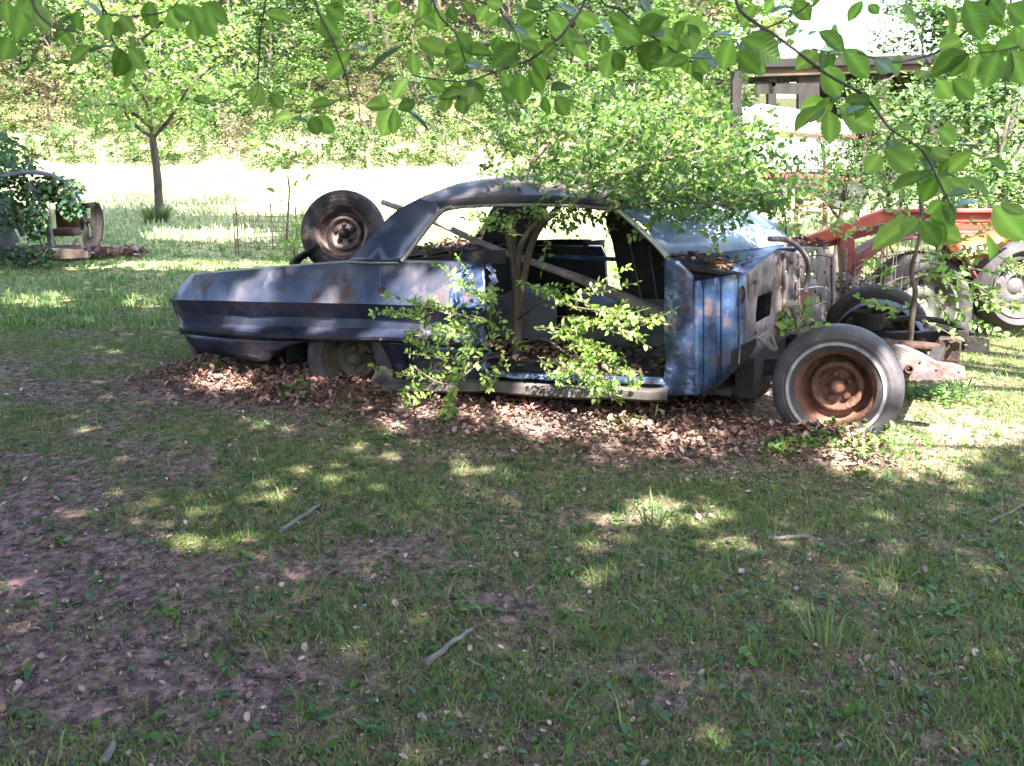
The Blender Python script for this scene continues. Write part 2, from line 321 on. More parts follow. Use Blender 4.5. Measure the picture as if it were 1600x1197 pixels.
x, y = frus(240, 1.8, 8, 1.1); scatter_leaves('fallen_leaves', x, y, .014 + .024 * rng.random(len(x)), DEAD, [(.26, .17, .17), (.17, .105, .09), (.33, .24, .24)], .3, .012, LC, 'pinkish brown fallen leaves lying singly on the lawn', 'dead leaves')
# low leafy clumps at the front wheel and frame
def clump(name, px, py, n, sp, size, cols, label, hgt=.12, grass=False, mtl=None):
    c = G(px, py); a = rng.random(n) * 6.28; r = sp * np.sqrt(rng.random(n)); x = r * np.cos(a); y = r * np.sin(a) * .8; z = hgt * rng.random(n) * (1 - (r / sp) ** 2 * .6)
    if grass:
        h = hgt * (.5 + .7 * rng.random(n)); ln = h * .6 * np.abs(rng.normal(size=n)); P = np.stack([x * .5, y * .5, 0 * x], 1); b = rng.random(n) * 6.28
        W = np.stack([np.cos(b), np.sin(b), 0 * b], 1) * size; M = P + np.stack([np.cos(a) * ln * .4, np.sin(a) * ln * .4, h * .7], 1); Tt = P + np.stack([np.cos(a) * ln, np.sin(a) * ln, h * (1 - .3 * (ln / h > .8))], 1)
        V = np.stack([P - W, P + W, M + W * .8, M - W * .8, Tt], 1).reshape(-1, 3); F = (np.array([[0, 1, 2], [0, 2, 3], [3, 2, 4]])[None] + (np.arange(n) * 5)[:, None, None]).reshape(-1, 3)
        o = npmesh(name, V, F, GRASS, tints(n, 5, cols, .25))
    else:
        V, F, k = leafarr(np.stack([x, y, z], 1), rdir(n, .4), rdir(n) * .6 + np.array([0, 0, 1.]), size * (.6 + .8 * rng.random(n)), LO); o = npmesh(name, V, F, mtl or LEAF, tints(n, k, cols, .25))
    o.location = (c.x, c.y, T(c.x, c.y) - .003); tag(o, label, 'weed' if not grass else 'grass tuft'); return o
WG = [(.10, .19, .04), (.14, .24, .06), (.08, .15, .04)]
clump('leafy_weed', 1350, 690, 480, .34, .032, WG, 'bushy green weed growing against the foot of the white-ringed front wheel', .10)
clump('leafy_weed', 1225, 705, 160, .12, .03, WG, 'low green weed just left of the front wheel in brown leaves', .08)
clump('leafy_weed', 1475, 625, 260, .22, .035, WG, 'green weed in sunlight under the pale frame horn', .10)
clump('leafy_weed', 465, 628, 14, .08, .07, WG, 'broad-leaved seedling standing in leaf litter below the rear wheel', .16)
clump('leafy_weed', 985, 668, 90, .14, .03, WG, 'pale weed patch at the litter edge below the sill', .07)
clump('leafy_weed', 325, 580, 60, .15, .045, WG, 'low weed under the tail of the blue wreck', .08)
clump('moss_patch', 318, 848, 900, .17, .012, [(.10, .16, .02), (.14, .19, .03)], 'bright green moss cushion on bare earth at left', .03)['category'] = 'moss'
GT = [(.11, .17, .06), (.14, .2, .08), (.18, .23, .12)]
for px, py, n, s, h, lab in [(a_, b_, c_ if d_ > .4 else int(c_ * .4), d_, e_ if d_ > .4 else e_ * .75, f_) for a_, b_, c_, d_, e_, f_ in [(1020, 820, 70, .10, .16, 'sunlit pale grass tuft in the middle of the lawn'), (1295, 1010, 60, .11, .20, 'largest long-bladed grass tuft, low on the right lawn'), 
                             (780, 760, 60, .12, .12, 'grass tuft below the middle of the sill'), (500, 770, 30, .08, .12, 'thin grass tuft near the forked pale stick'), (1420, 560, 90, .16, .2, 'bluish grass tuft behind the frame horns'),
                             (1500, 610, 120, .2, .18, 'tall sunlit grass tuft at the tip of the frame horns'), (640, 915, 30, .06, .07, 'tiny grass tuft left of centre on the lawn'), (1390, 900, 80, .16, .12, 'dark grass tuft right of centre on the lawn'), (245, 348, 200, .42, .30, 'grass tuft round the foot of the young tree')]]:
    clump('grass_tuft', px, py, n, s, .0035 if s < .4 else .012, GT, lab, h, True)
for k_, (px, py, lab) in enumerate([(165, 640, 'broad-leaved weed left of the tail of the blue wreck'), (600, 690, 'weed at the litter edge below the rear wheel'), (735, 960, 'pale-leaved weed above the thickest stick'), (1160, 1040, 'weed low on the lawn right of the middle'), (880, 905, 'weed in the middle of the shaded lawn'), (1480, 960, 'weed near the right edge of the lawn'), (260, 960, 'weed on the bare earth at lower left'), (560, 830, 'weed just right of the forked pale stick'), (1350, 840, 'weed below the front wheel on the open lawn'), (90, 850, 'weed near the left edge on bare earth')]):
    clump('leafy_weed', px, py, 18, .06, .036, WG, lab, .05)
# fallen sticks
DBARK = mat('dark_bark', [(.03, .022, .02), (.08, .06, .055)], 14, .9, bump=.5)
BARK = mat('grey_bark', [(.07, .06, .058), (.17, .145, .14), (.26, .23, .225)], 14, .9, bump=.6, stretch=(1, 1, .3))
def stick(pp, r, lab, m=None):
    pts = []
    for px, py in pp: q = G(px, py); pts.append(Vector((q.x, q.y, T(q.x, q.y) + r * 1.2)))
    c = pts[0].copy(); P = wig([p - c for p in pts], 4); P = [p + Vector(rng.normal(size=3) * r * .25) for p in P]
    b = MB(); b.tube(P, [r * (1 - .45 * i / len(P)) for i in range(len(P))], 7); o = b.build('fallen_stick', m or BARK, None, 40); o.location = c; tag(o, lab, 'stick')
stick([(662, 1045), (700, 1018), (738, 992)], .011, 'thickest pale grey stick lying on the lawn at bottom centre')
stick([(440, 836), (468, 815), (500, 795)], .011, 'pale grey stick lying in the dappled light left of centre')
stick([(353, 1000), (362, 1018), (372, 1032)], .008, 'short dark brown stick on bare earth at lower left', DBARK)
stick([(54, 920), (78, 907)], .007, 'short straw-coloured stick near the left edge'); stick([(400, 1060), (432, 1066), (455, 1060)], .006, 'short dark stick with pinkish leaves beside it at lower left', DBARK)
stick([(1545, 820), (1600, 792)], .007, 'thin twig on the lawn at the right edge'); stick([(1200, 846), (1265, 843)], .008, 'thin pale tan twig on the right lawn')
stick([(165, 1197), (176, 1172)], .012, 'stubby pale stick at the bottom edge left of centre'); stick([(730, 1035), (790, 1060)], .005, 'thin dark twig right of the thickest stick')
# ================================================================ WOOD BEHIND THE FIELD
TRUNK = mat('tree_bark', [(.03, .021, .018), (.075, .055, .047), (.13, .10, .09)], 9, .9, bump=.8, stretch=(1, 1, .25))
def crown_mesh(n, rx, rz, size, cols, seed, squash=.75):
    """leaf blades bunched in clumps through an uneven crown"""
    nc = 60; c = rng.normal(size=(nc, 3)); c /= np.linalg.norm(c, axis=1, keepdims=True); c *= (.35 + .65 * rng.random((nc, 1)) ** .6); c *= np.array([rx, rx * .8, rz])
    cr = (.09 + .20 * rng.random(nc)) * rx; ct = .55 + .8 * rng.random(nc); i = rng.integers(0, nc, n)
    P = c[i] + rdir(n) * (cr[i] * rng.random(n) ** .45)[:, None] * np.array([1, 1, squash]); A = rdir(n, .5); N = rdir(n) * .8 + np.array([0, -.3, 1.0])
    V, F, k = leafarr(P, A, N, size * (.6 + .8 * rng.random(n)), LQ); t = tints(n, k, cols, .25) * np.repeat(ct[i], k)[:, None]
    return npmesh('_', V, F, LEAFD, np.clip(t, 0, .8))
YG = [(.10, .18, .045), (.13, .21, .06), (.06, .12, .03), (.20, .27, .10), (.025, .05, .015)]; MG = [(.06, .125, .035), (.09, .16, .045), (.03, .065, .02), (.13, .20, .07), (.02, .04, .015)]; RB = [(.13, .08, .06), (.07, .045, .035), (.12, .16, .05), (.20, .14, .11), (.03, .025, .02)]
crowns = {'yellow': [crown_mesh(2400, 1.7, 1.5, .13, YG, i) for i in range(3)], 'green': [crown_mesh(2400, 1.7, 1.6, .13, MG, i) for i in range(3)], 'brown': [crown_mesh(1500, 1.6, 1.5, .13, RB, i) for i in range(2)]}
def trunk_mesh(h, r, lean, seed):
    b = MB(); p = [Vector((lean * t * t * h, .1 * h * math.sin(t * 3 + seed) * .3, t * h)) for t in [i / 7 for i in range(8)]]
    b.tube(p, [r * (1.25 if i == 0 else 1 - .09 * i) for i in range(8)], 7)
    for k in range(4):
        t = .45 + .14 * k; s = p[int(t * 7)]; a = seed + k * 2.3; e = s + Vector((math.cos(a) * h * .26, math.sin(a) * h * .26, h * .2))
        b.tube([s, (s + e) / 2 + Vector((0, 0, .05 * h)), e], [r * .45, r * .3, r * .12], 5)
    me = bpy.data.meshes.new('trunk'); me.from_pydata(b.v, [], b.f); me.materials.append(TRUNK); me.shade_smooth(); return me
trunks = [trunk_mesh(3.0, .09, .08 * (-1) ** i, i * 1.3) for i in range(5)]
sitesF = []
def woodplant(x, y, kind, sx, sz, zc, th, idx, lab, grp):
    r = empty('woodland_tree' if th > 3 else 'woodland_shrub', (x, y, T(x, y) - .05), random.random() * 6.28); tag(r, lab, 'tree' if th > 3 else 'shrub', grp)
    c = link('crown', crowns[kind][idx % len(crowns[kind])], None, r); c.location = (0, 0, zc); c.scale = (sx, sx, sz)
    t = link('trunk', trunks[idx % 5], None, r); t.scale = (th / 3.2 * .8, th / 3.2 * .8, th / 3)
LY = {'yellow': 'yellow-green', 'green': 'mid-green', 'brown': 'reddish brown half-bare'}
idx = 0; seenlab = {}
for row, (dy, step, sc_, zc, th) in enumerate([(.6, 1.25, .55, .55, 1.0), (2.2, 1.5, .75, 1.1, 1.6), (4.2, 1.9, .95, 1.6, 2.4), (6.5, 2.3, 1.15, 2.2, 3.4), (9.5, 3.0, 1.35, 3.0, 4.6), (14, 4.4, 1.7, 4.2, 6.5), (20, 6, 2.2, 6.0, 8.5)]):
    x = -24.0 - row * 2
    while x < 7.5 + row * .9:
        y = 29.6 + dy + 1.5 * math.sin(x * .21) + 1.2 * math.sin(x * .47 + 1) + random.uniform(-.6, .6)
        px = 800 + FPX * x / y; kind = random.choice(['yellow', 'green', 'green'])
        if (px < 170 and row in (1, 2, 3) and random.random() < .6) or (560 < px < 760 and row == 3 and random.random() < .8) or random.random() < .1: kind = 'brown'
        s = sc_ * random.uniform(.85, 1.2)
        if not (1150 < px < 1460 and row >= 1):
            where = next((nm for lim, nm in [(-150, 'outside the left edge'), (60, 'behind the left wreck'), (190, 'left of the young tree'), (300, 'behind the young tree'), (400, 'over the wire cage'), (500, 'left of the spare wheel'), (600, 'over the spare wheel'), (700, 'over the sail panel'), (800, 'over the rear window'), (920, 'over the cabin'), (1040, 'behind the cabin bush'), (1160, 'behind the board rail')] if px < lim), 'behind the shed'); lab = '%s %s %s, %s' % (LY[kind], 'tree' if th > 3 else 'shrub', ['at the very edge of the field', 'one step into the wood', 'a few steps into the wood', 'on the lower slope', 'half way up the slope', 'high on the slope', 'at the top of the slope'][row], where)
            seenlab[lab] = seenlab.get(lab, 0) + 1; lab += {1: '', 2: ', further right', 3: ', furthest right'}.get(seenlab[lab], ', rightmost')
            woodplant(x, y, kind, s, s * random.uniform(.8, 1.05), zc * random.uniform(.85, 1.1), th, idx, lab, 'trees and shrubs of the wood beyond the field'); idx += 1
        x += step * random.uniform(.8, 1.2)
# taller bare-stemmed trees rising through the wood
for px, y, wl in [(395, 36, 'above the wire cage'), (612, 37, 'above the top of the sail panel'), (655, 40, 'above the rear side window'), (690, 38, 'just right of the one above the rear side window'), (745, 39, 'above the rear half of the roof'), (330, 39, 'right of the lone young tree'), (60, 36, 'above the left wreck'), (500, 41, 'above the left edge of the spare wheel'), (860, 38, 'behind the left half of the cabin bush'), (985, 37, 'behind the right half of the cabin bush')]:
    x = (px - 800) / FPX * y; r = empty('tall_tree', (x, y, T(x, y) - .1), random.random() * 6); tag(r, 'tall brown-stemmed tree in the wood, ' + wl, 'tree', 'tall brown stems in the wood')
    t = link('trunk', trunks[idx % 5], None, r); t.scale = (1.5, 1.5, 4.2); c = link('crown', crowns['green'][idx % 3], None, r); c.location = (0, 0, 10.5); c.scale = (1.8, 1.8, 1.5); idx += 1
# right-hand bushes and trees in front of and beside the shed
def bush(name, px, py, dep, kind, sx, sz, lab, th=0, cat='shrub'):
    p = D(px, py, dep); gz = T(p.x, p.y); r = empty(name, (p.x, p.y, gz), random.random() * 6); tag(r, lab, cat); c = link('crown', crowns[kind][random.randrange(2)], None, r); c.location = (0, 0, p.z - gz); c.scale = (sx, sx, sz)
    t = link('trunk', trunks[random.randrange(5)], None, r); hh = max(p.z - gz, .3); t.scale = (.35 + .1 * hh, .35 + .1 * hh, hh / 2.6); return r
bush('shrub', 1075, 130, 22, 'yellow', .95, .95, 'yellow-green shrub at the left end of the board rail')
bush('shrub', 985, 150, 26, 'yellow', 1.3, 1.2, 'large pale shrub between the wood and the shed'); bush('shrub', 1100, 60, 27, 'yellow', 1.4, 1.1, 'tall pale shrub behind the left corner of the shed')
bush('shrub', 1555, 215, 12.5, 'green', .72, .72, 'dense green shrub at the right edge above the red wagon'); bush('shrub', 1480, 250, 14, 'yellow', .62, .62, 'bright yellow-green shrub right of the shed front')
bush('shrub', 1590, 110, 15, 'yellow', .9, .8, 'tall bright shrub at the right edge beside the shed'); bush('shrub', 1420, 215, 17, 'yellow', .62, .55, 'large-leaved sunlit bush growing before the shed')
bush('shrub', 1385, 275, 11, 'green', .28, .26, 'green bush behind the sloping red beam'); bush('shrub', 1310, 285, 10.5, 'green', .22, .28, 'small green bush left of the sloping red beam')
bush('shrub', 1490, 90, 24, 'green', 1.0, .9, 'dark green tree crown at the right end of the shed roof'); bush('shrub', 1450, 30, 30, 'green', .9, .9, 'thin blue-green tree showing against the white sky')
bush('shrub', 1570, 20, 22, 'green', 1.3, 1.1, 'tall green tree crown at the top right corner')
bush('shrub', 1350, 165, 16.5, 'yellow', .32, .30, 'sunlit bush before the middle posts of the shed'); bush('shrub', 1500, 160, 15, 'yellow', .45, .5, 'tall yellow-green bush hiding the right end of the shed')
bush('shrub', 1300, 240, 13.5, 'green', .22, .25, 'small green bush in front of the white trailer'); bush('shrub', 1540, 300, 11.5, 'green', .42, .32, 'low green bush over the rear of the red wagon')
# young tree on the lawn (left)
def fine_crown(n, rad, size, cols, branches, mtl=LEAF, spread=.22):
    P = []; 
    for k in range(n):
        b = random.choice(branches); t = random.uniform(.3, 1.05); i = min(int(t * (len(b) - 1)), len(b) - 2); f = t * (len(b) - 1) - i; P.append(b[i].lerp(b[i + 1], f))
    P = np.array(P) + rdir(n, .55) * (spread * rng.random(n) ** .5)[:, None]; V, F, k = leafarr(P, rdir(n, .5) + np.array([0, 0, -.3]), rdir(n) * .6 + np.array([0, 0, 1.]), size * (.6 + .8 * rng.random(n)), LO); return V, F, tints(n, k, cols)
base = G(249, 346); yt = empty('young_tree', base); tag(yt, 'slender young tree standing alone on the lawn at left, forked low', 'tree')
def at(px, py, dy=0): return D(px, py, base.y + dy) - base
stem = [at(249, 350), at(247, 290), at(242, 240), at(238, 212)]
brs = [[at(238, 212), at(232, 170, .2), at(228, 120, .3), at(216, 60, .3), at(222, 10, .2)], [at(240, 214), at(262, 190, -.3), at(278, 165, -.4), at(300, 130, -.7), at(330, 110, -.9)], [at(238, 215), at(205, 190, .3), at(180, 150, .5), at(140, 120, .8), at(110, 105, .9)],
       [at(232, 170, .2), at(222, 150, -.2), at(170, 90, -.6), at(120, 70, -.9)], [at(228, 120, .3), at(260, 90, .6), at(320, 60, 1.0), at(350, 40, 1.2)], [at(232, 170, .2), at(290, 120, .6), at(350, 140, 1), at(370, 135, 1.2)], [at(218, 70, .3), at(170, 30, .8), at(150, 0, 1)], [at(222, 60, .3), at(270, 20, -.5), at(310, -20, -.6)], [at(238, 200, 0), at(190, 165, -.7), at(150, 165, -1.3)]]
b = MB(); b.tube(wig(stem, 4), [.11, .085, .08, .078, .076, .074, .072, .07, .068, .066, .064, .062, .06], 10); b.build('trunk', TRUNK, yt, 60)
for q in brs: b = MB(); P = wig(q, 4); b.tube(P, [.036 * (1 - .85 * i / len(P)) + .006 for i in range(len(P))], 6); b.build('branch', TRUNK, yt, 60)
V, F, t = fine_crown(2500, 1, .12, [(.20, .30, .10), (.24, .34, .12), (.15, .24, .07)], brs, spread=.62); tag(npmesh('crown', V, F, LEAF, t, yt), kind='stuff')
# ================================================================ SHADE TREES (behind and beside the viewer; unseen, gaps cut to place the dappled light)
LIT = [(1500, 640, 190, 75, 1), (1400, 705, 190, 40, 1), (800, 660, 90, 22, .8), (1100, 690, 110, 20, .6), (900, 665, 120, 32, 1), (340, 602, 75, 20, 1), (490, 738, 140, 26, .62), (270, 790, 160, 36, .45), (560, 700, 80, 18, .7), (240, 830, 60, 20, .4), (430, 776, 60, 20, 1), (320, 856, 85, 20, .9), (620, 668, 60, 20, 1), (735, 742, 60, 28, .9), (1022, 805, 80, 34, 1), (1010, 695, 120, 28, .9),
       (1440, 742, 110, 22, .9), (1545, 885, 70, 36, .7), (1250, 700, 120, 24, .4), (1200, 870, 330, 90, .42), (900, 900, 300, 60, .22), (1500, 760, 200, 60, .5), (700, 760, 200, 40, .3), (1450, 1000, 200, 90, .25), (500, 930, 300, 60, .12), (60, 470, 70, 16, .9), (215, 472, 60, 14, .7), (200, 620, 70, 14, .6), (60, 690, 80, 18, .4), (1500, 540, 200, 60, 1), (330, 368, 120, 12, 1), (290, 415, 260, 9, .9), (400, 660, 60, 16, .6), (520, 690, 50, 14, .6), (640, 480, 200, 40, .0), (960, 760, 60, 20, .3), (1300, 800, 120, 30, .3), (150, 560, 40, 10, .5)]
cs = lambda px, py, y: c2w(S(px, py, y))
LIT3 = [(cs(392, 470, -.97), .22, 1), (cs(640, 470, -.97), .30, 1), (cs(720, 470, -.97), .30, 1), (cs(500, 518, -1), .16, .6), (cs(620, 340, -.75), .2, .6), (cs(1090, 350, -.3), .38, 1), (cs(1180, 370, 0), .3, 1), (cs(890, 560, -1.1), .42, 1), (cs(700, 590, -1.2), .3, .9), (cs(1300, 650, -.9), .2, .9), (cs(1400, 600, -.9), .22, 1), (cs(1450, 575, -.4), .26, 1),
        (cs(1120, 480, -.85), .2, .9), (cs(1060, 560, -.9), .14, .9), (cs(930, 230, 0), .8, 1), (cs(1080, 230, 0), .8, 1), (cs(830, 210, 0), .6, 1), (cs(980, 300, -.3), .6, .9), (cs(520, 350, .6), .25, .7), (cs(700, 300, -.6), .2, .7), (cs(1260, 420, -.2), .3, .8), (cs(1140, 290, 0), .5, 1)]
def shade_keep(gx, gy):
    px, py = proj_np(gx, gy, terrain(gx, gy)); lit = np.zeros(len(gx))
    wob = .55 + .9 * fbm(gx * 1.7, gy * 1.7, 77, 3)
    for a, b_, rx, ry, s in LIT:
        d = ((px - a) / rx) ** 2 + ((py - b_) / ry) ** 2; lit = np.maximum(lit, s * (1 - sstep(.55, 1.35, d * wob * 1.0)))
    for p, r, s in LIT3:
        qx, qy = p.x - SUN.x / SUN.z * p.z, p.y - SUN.y / SUN.z * p.z; d = ((gx - qx) ** 2 + (gy - qy) ** 2) / r ** 2; lit = np.maximum(lit, s * (1 - sstep(.6, 1.4, d * wob)))
    sh = 1 - sstep(9.5, 13.0, gy + 1.2 * gx + 2 * (fbm(gx, gy, 55) - .5))      # open field beyond
    left = (px < 490 + 60 * (fbm(gx, gy, 5) - .5)) & (gy < 19.5) & (gx > -12); sh = np.maximum(sh, np.where(left, .97, 0)); sh = np.where((px > 1400) & (py < 640) & (py > 535) & (gy > 5.3), 0, sh); sh = np.where((px > 1230) & (px < 1700) & (py < 535) & (gy < 10.6), .88, sh)
    return (1 - lit) * sh 
SHADEL = leafmat('shade_leaf', .15, .6, (1.1, 1.15, .7))
n = 260000; gx = -13 + 22 * rng.random(n); gy = -2.5 + 23 * rng.random(n); kp = rng.random(n) < shade_keep(gx, gy); gx, gy = gx[kp], gy[kp]; n = len(gx)
hz = 5.4 + 2.4 * fbm(gx * .35, gy * .35, 44, 2) + .9 * rng.random(n); P = np.stack([gx + SUN.x / SUN.z * hz, gy + SUN.y / SUN.z * hz, hz], 1)
TC = [(-4.6, -3.4), (4.8, -3.6), (-6.8, 3.4), (6.6, 1.6), (-8.8, 8.6)]; who = np.argmin([(P[:, 0] - a) ** 2 + (P[:, 1] - b_) ** 2 for a, b_ in TC], 0)
TL = ['shade tree behind the viewer on the left', 'shade tree behind the viewer on the right', 'shade tree outside the frame at left', 'shade tree outside the frame at right', 'shade tree beyond the left edge near the far wreck']
for k, (a, b_) in enumerate(TC):
    r = empty('shade_tree', (a, b_, T(a, b_) - .1)); tag(r, 'tall broad unseen ' + TL[k], 'tree'); mb = MB(); mb.tube([(0, 0, 0), (.05, 0, 2), (.0, .1, 4), (.1, .2, 6.3)], [.26, .2, .17, .1], 10)
    q = P[who == k]
    for j in range(14):
        if len(q): e = Vector(q[random.randrange(len(q))]) - Vector((a, b_, 0)); s = Vector((0, .1, random.uniform(3.2, 5.6))); e.z -= .15; mb.tube(wig([s, s.lerp(e, .5) + Vector((0, 0, .35)), e], 4), [.08 * (1 - i / 10) + .008 for i in range(9)], 6)
    mb.build('trunk', TRUNK, r, 60); m_ = len(q)
    if m_: V, F, kk = leafarr(q - np.array([a, b_, 0]), rdir(m_, .3), rdir(m_) * .35 + np.array(SUN), .12 + .12 * rng.random(m_), LQ); V[:, 2] -= T(a, b_) - .1; tag(npmesh('crown', V, F, SHADEL, tints(m_, kk, [(.05, .085, .03), (.07, .10, .035)]), r), kind='stuff')

# woods standing behind and beside the viewer (they close off the low sky all round, as the place does)
for i in range(34):
    a = R(148 + 244 * i / 33 + random.uniform(-3, 3)); d = random.uniform(15, 21); x, y = d * math.cos(a), d * math.sin(a) + 1
    if y > 4 and abs(x) < 14: continue
    r = empty('woodland_tree', (x, y, T(x, y) - .1), random.random() * 6); tag(r, 'tall leafy tree of the wood behind the viewer, outside the frame', 'tree', 'trees behind the viewer'); k = random.choice(['green', 'green', 'yellow'])
    for zc, s in ((1.4, 1.4), (3.6, 1.8)): c = link('crown', crowns[k][i % 3], None, r); c.location = (0, 0, zc); c.scale = (s, s, s); c.rotation_euler = (0, 0, zc)
    t = link('trunk', trunks[i % 5], None, r); t.scale = (2, 2, 2.8)
# ================================================================ THE BLUE WRECK
PAINT = mat('faded_blue_paint', [(.022, .030, .060), (.060, .073, .125), (.12, .12, .155), (.25, .235, .265)], 2.6, .42, .78, bump=.10, bscale=30, rust=(.06, .036, .030), rustamt=.70, rscale=2.6, stretch=(1, 1, .8), coat=.15)
BLUE = mat('blue_paint', [(.014, .028, .07), (.035, .07, .155), (.11, .165, .26)], 5, .38, .35, bump=.2, bscale=26, rust=(.09, .055, .045), rustamt=.72, rscale=7)
DAPPLECHIP = mat('chipped_dappled_navy_paint', [(.012, .018, .04), (.03, .05, .11), (.16, .22, .36), (.3, .36, .5)], 9, .4, .2, bump=.3, bscale=30, stops=[.3, .52, .60, .75], rust=(.10, .05, .035), rustamt=.7, rscale=8)  # pale chips double as sun dapples and glints painted into the colour
RUST = mat('rusty_metal', [(.05, .022, .016), (.13, .058, .038), (.23, .12, .085)], 9, .85, .1, bump=.5, bscale=60)
DRUST0 = mat('brown_rust', [(.03, .015, .01), (.09, .045, .03)], 12, .85)
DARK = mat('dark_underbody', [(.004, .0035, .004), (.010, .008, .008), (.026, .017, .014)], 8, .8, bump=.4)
GREY = mat('weathered_grey_metal', [(.06, .048, .05), (.14, .115, .115), (.25, .22, .215)], 6, .7, .2, bump=.4, rust=(.10, .045, .03), rustamt=.85, rscale=7)
CHROME = mat('dull_chrome', [(.45, .43, .40), (.62, .60, .56)], 12, .35, .8, bump=.15, rust=(.2, .11, .06), rustamt=.5)
RUBBER = mat('weathered_rubber', [(.022, .019, .021), (.045, .040, .045), (.085, .075, .08)], 7, .62, bump=.15, bscale=70)
WHITEW = mat('whitewall_rubber', [(.10, .085, .085), (.30, .275, .275), (.52, .49, .49)], 7, .6, bump=.1)
VINYL = mat('mouldy_seat_vinyl', [(.06, .065, .06), (.12, .12, .11), (.19, .18, .16)], 5, .8, bump=.5)
car = empty('wrecked_car', CO, YAW); tag(car, 'stripped blue two-door hardtop wreck without doors, hood or front fenders, sunk in leaf litter', 'car')
def lerp_rows(pp, y, N, zoff=0):
    """trace a crease: pixel polyline on the plane y, resampled to N points"""
    xs_ = [p[0] for p in pp]; out = []
    for i in range(N):
        t = i / (N - 1); px = xs_[0] + (xs_[-1] - xs_[0]) * t; py = float(np.interp(px, xs_, [p[1] for p in pp])); yy = y(t) if callable(y) else y
        q = S(px, py, yy); q.z += zoff; out.append(q)
    return out
N = 40
tap = lambda y0: (lambda t: y0 * (1 - .075 * (1 - min(t / .25, 1)) ** 2))       # the tail narrows slightly
rowpx = [([(300, 428), (350, 423), (430, 416), (550, 407), (620, 407), (757, 409)], -.80), ([(297, 431), (350, 425.5), (430, 418.5), (550, 410), (620, 410.5), (700, 412), (757, 413)], -.885),
         ([(284, 446), (350, 444), (450, 441), (550, 437), (650, 437), (758, 440)], -.955), ([(267, 468), (300, 469), (350, 470), (430, 472), (550, 474), (650, 477), (759, 481)], -1.0),
         ([(270, 475), (300, 476), (350, 477), (430, 479.5), (550, 482), (650, 484), (759, 488)], -.972), ([(275, 489), (350, 492), (450, 495), (560, 498), (650, 501), (757, 504)], -.930), ([(282, 504), (350, 507), (450, 511), (560, 513), (650, 515), (755, 519)], -.935),
         ([(280, 509), (350, 516.5), (440, 523), (520, 526), (600, 527), (680, 531), (750, 536)], -1.002), ([(280, 514), (350, 521), (440, 528), (520, 530), (600, 531), (680, 535), (748, 541)], -.998), ([(284, 522), (350, 527), (440, 532), (520, 533), (600, 534), (680, 539), (746, 545)], -.965)]
rows = [lerp_rows(p, tap(y), N) for p, y in rowpx]
def dent(v, s=0):                                  # shallow dents of old sheet metal
    v = Vector(v); d = .010 * (float(fbm(v.x * 3 + 7, v.z * 5, 61, 3)) - .5) + .006 * (float(vnoise(v.x * 9, v.z * 9, 62)) - .5); v.y += d; return v
rows = [[dent(p) for p in r] for r in rows]
q = MB(); q.grid(rows); near_rows = rows; q.build('quarter_panel', PAINT, car, 24, solid=.006)
q = MB(); q.grid([[Vector((p.x, p.y - .006 + .020 * (float(fbm(p.x * 22, p.z * 16 + i * .3, 83, 3)) - .5), p.z)) for p in wig(r[34:], 4)] for i, r in enumerate([x for a, b_ in zip(rows[1:-1], rows[2:]) for x in (a, [u.lerp(v, .5) for u, v in zip(a, b_)])])])
x0_ = min(v[0] for v in q.v); q.f = [f for f in q.f if float(vnoise(q.v[f[0]][0] * 45, q.v[f[0]][2] * 22, 12)) < .15 + (q.v[f[0]][0] - x0_) / .14]; q.build('crumpled_edge', DAPPLECHIP, car, 24, solid=.003)
qf = MB(); qf.grid([[Vector((p.x, -p.y, p.z - .13 * sstep(-2.2, -4.0, p.x).item())) for p in r] for r in rows]); qf.build('quarter_panel', PAINT, car, 24, solid=.006)
# lower skirts either side of the wheel opening
low1 = [S(px, py, -.955) for px, py in [(284, 523), (350, 528), (440, 532), (487, 533), (470, 537), (445, 543), (424, 553), (413, 566), (395, 567), (345, 559), (297, 548)]]
sheet('lower_skirt', low1, [], PAINT, car, .006, lambda v: Vector((v.x, v.y + max(0, .40 - v.z) * .18 + .012 * (float(fbm(v.x * 5, v.z * 5, 4)) - .5), v.z)), 2, 30)
low2 = [S(px, py, -.955) for px, py in [(590, 534), (680, 539), (746, 545), (752, 580), (757, 594), (700, 600), (650, 597), (628, 600), (612, 585), (603, 566), (597, 550)]]
sheet('lower_skirt', low2, [], PAINT, car, .006, lambda v: Vector((v.x, v.y + max(0, .42 - v.z) * .25 + .02 * (float(fbm(v.x * 6, v.z * 6, 9)) - .5), v.z)), 3, 30)
# rust hole, seam and bolts of the near quarter
q = MB(); q.tube([S(594, 413, -.885), S(594, 436, -.965), S(595, 470, -1.0)], .004, 5); q.build('body_seam', PAINT, car)
for px, py in [(360, 519), (545, 529), (595, 530.5), (640, 533), (700, 538), (420, 525)]: q = MB(); q.lathe([(.010, .0), (.009, .008), (.0005, .010)], 10, Matrix.Translation(S(px, py, -1.0))); q.build('trim_clip', DRUST0, car)
sheet('rust_scab', [S(px, py, -.985) for px, py in [(590, 450), (592, 447), (595, 448), (597, 446), (599, 450), (598, 455), (600, 458), (596, 460), (594, 457), (591, 456)]], [], DRUST0, car, .003)
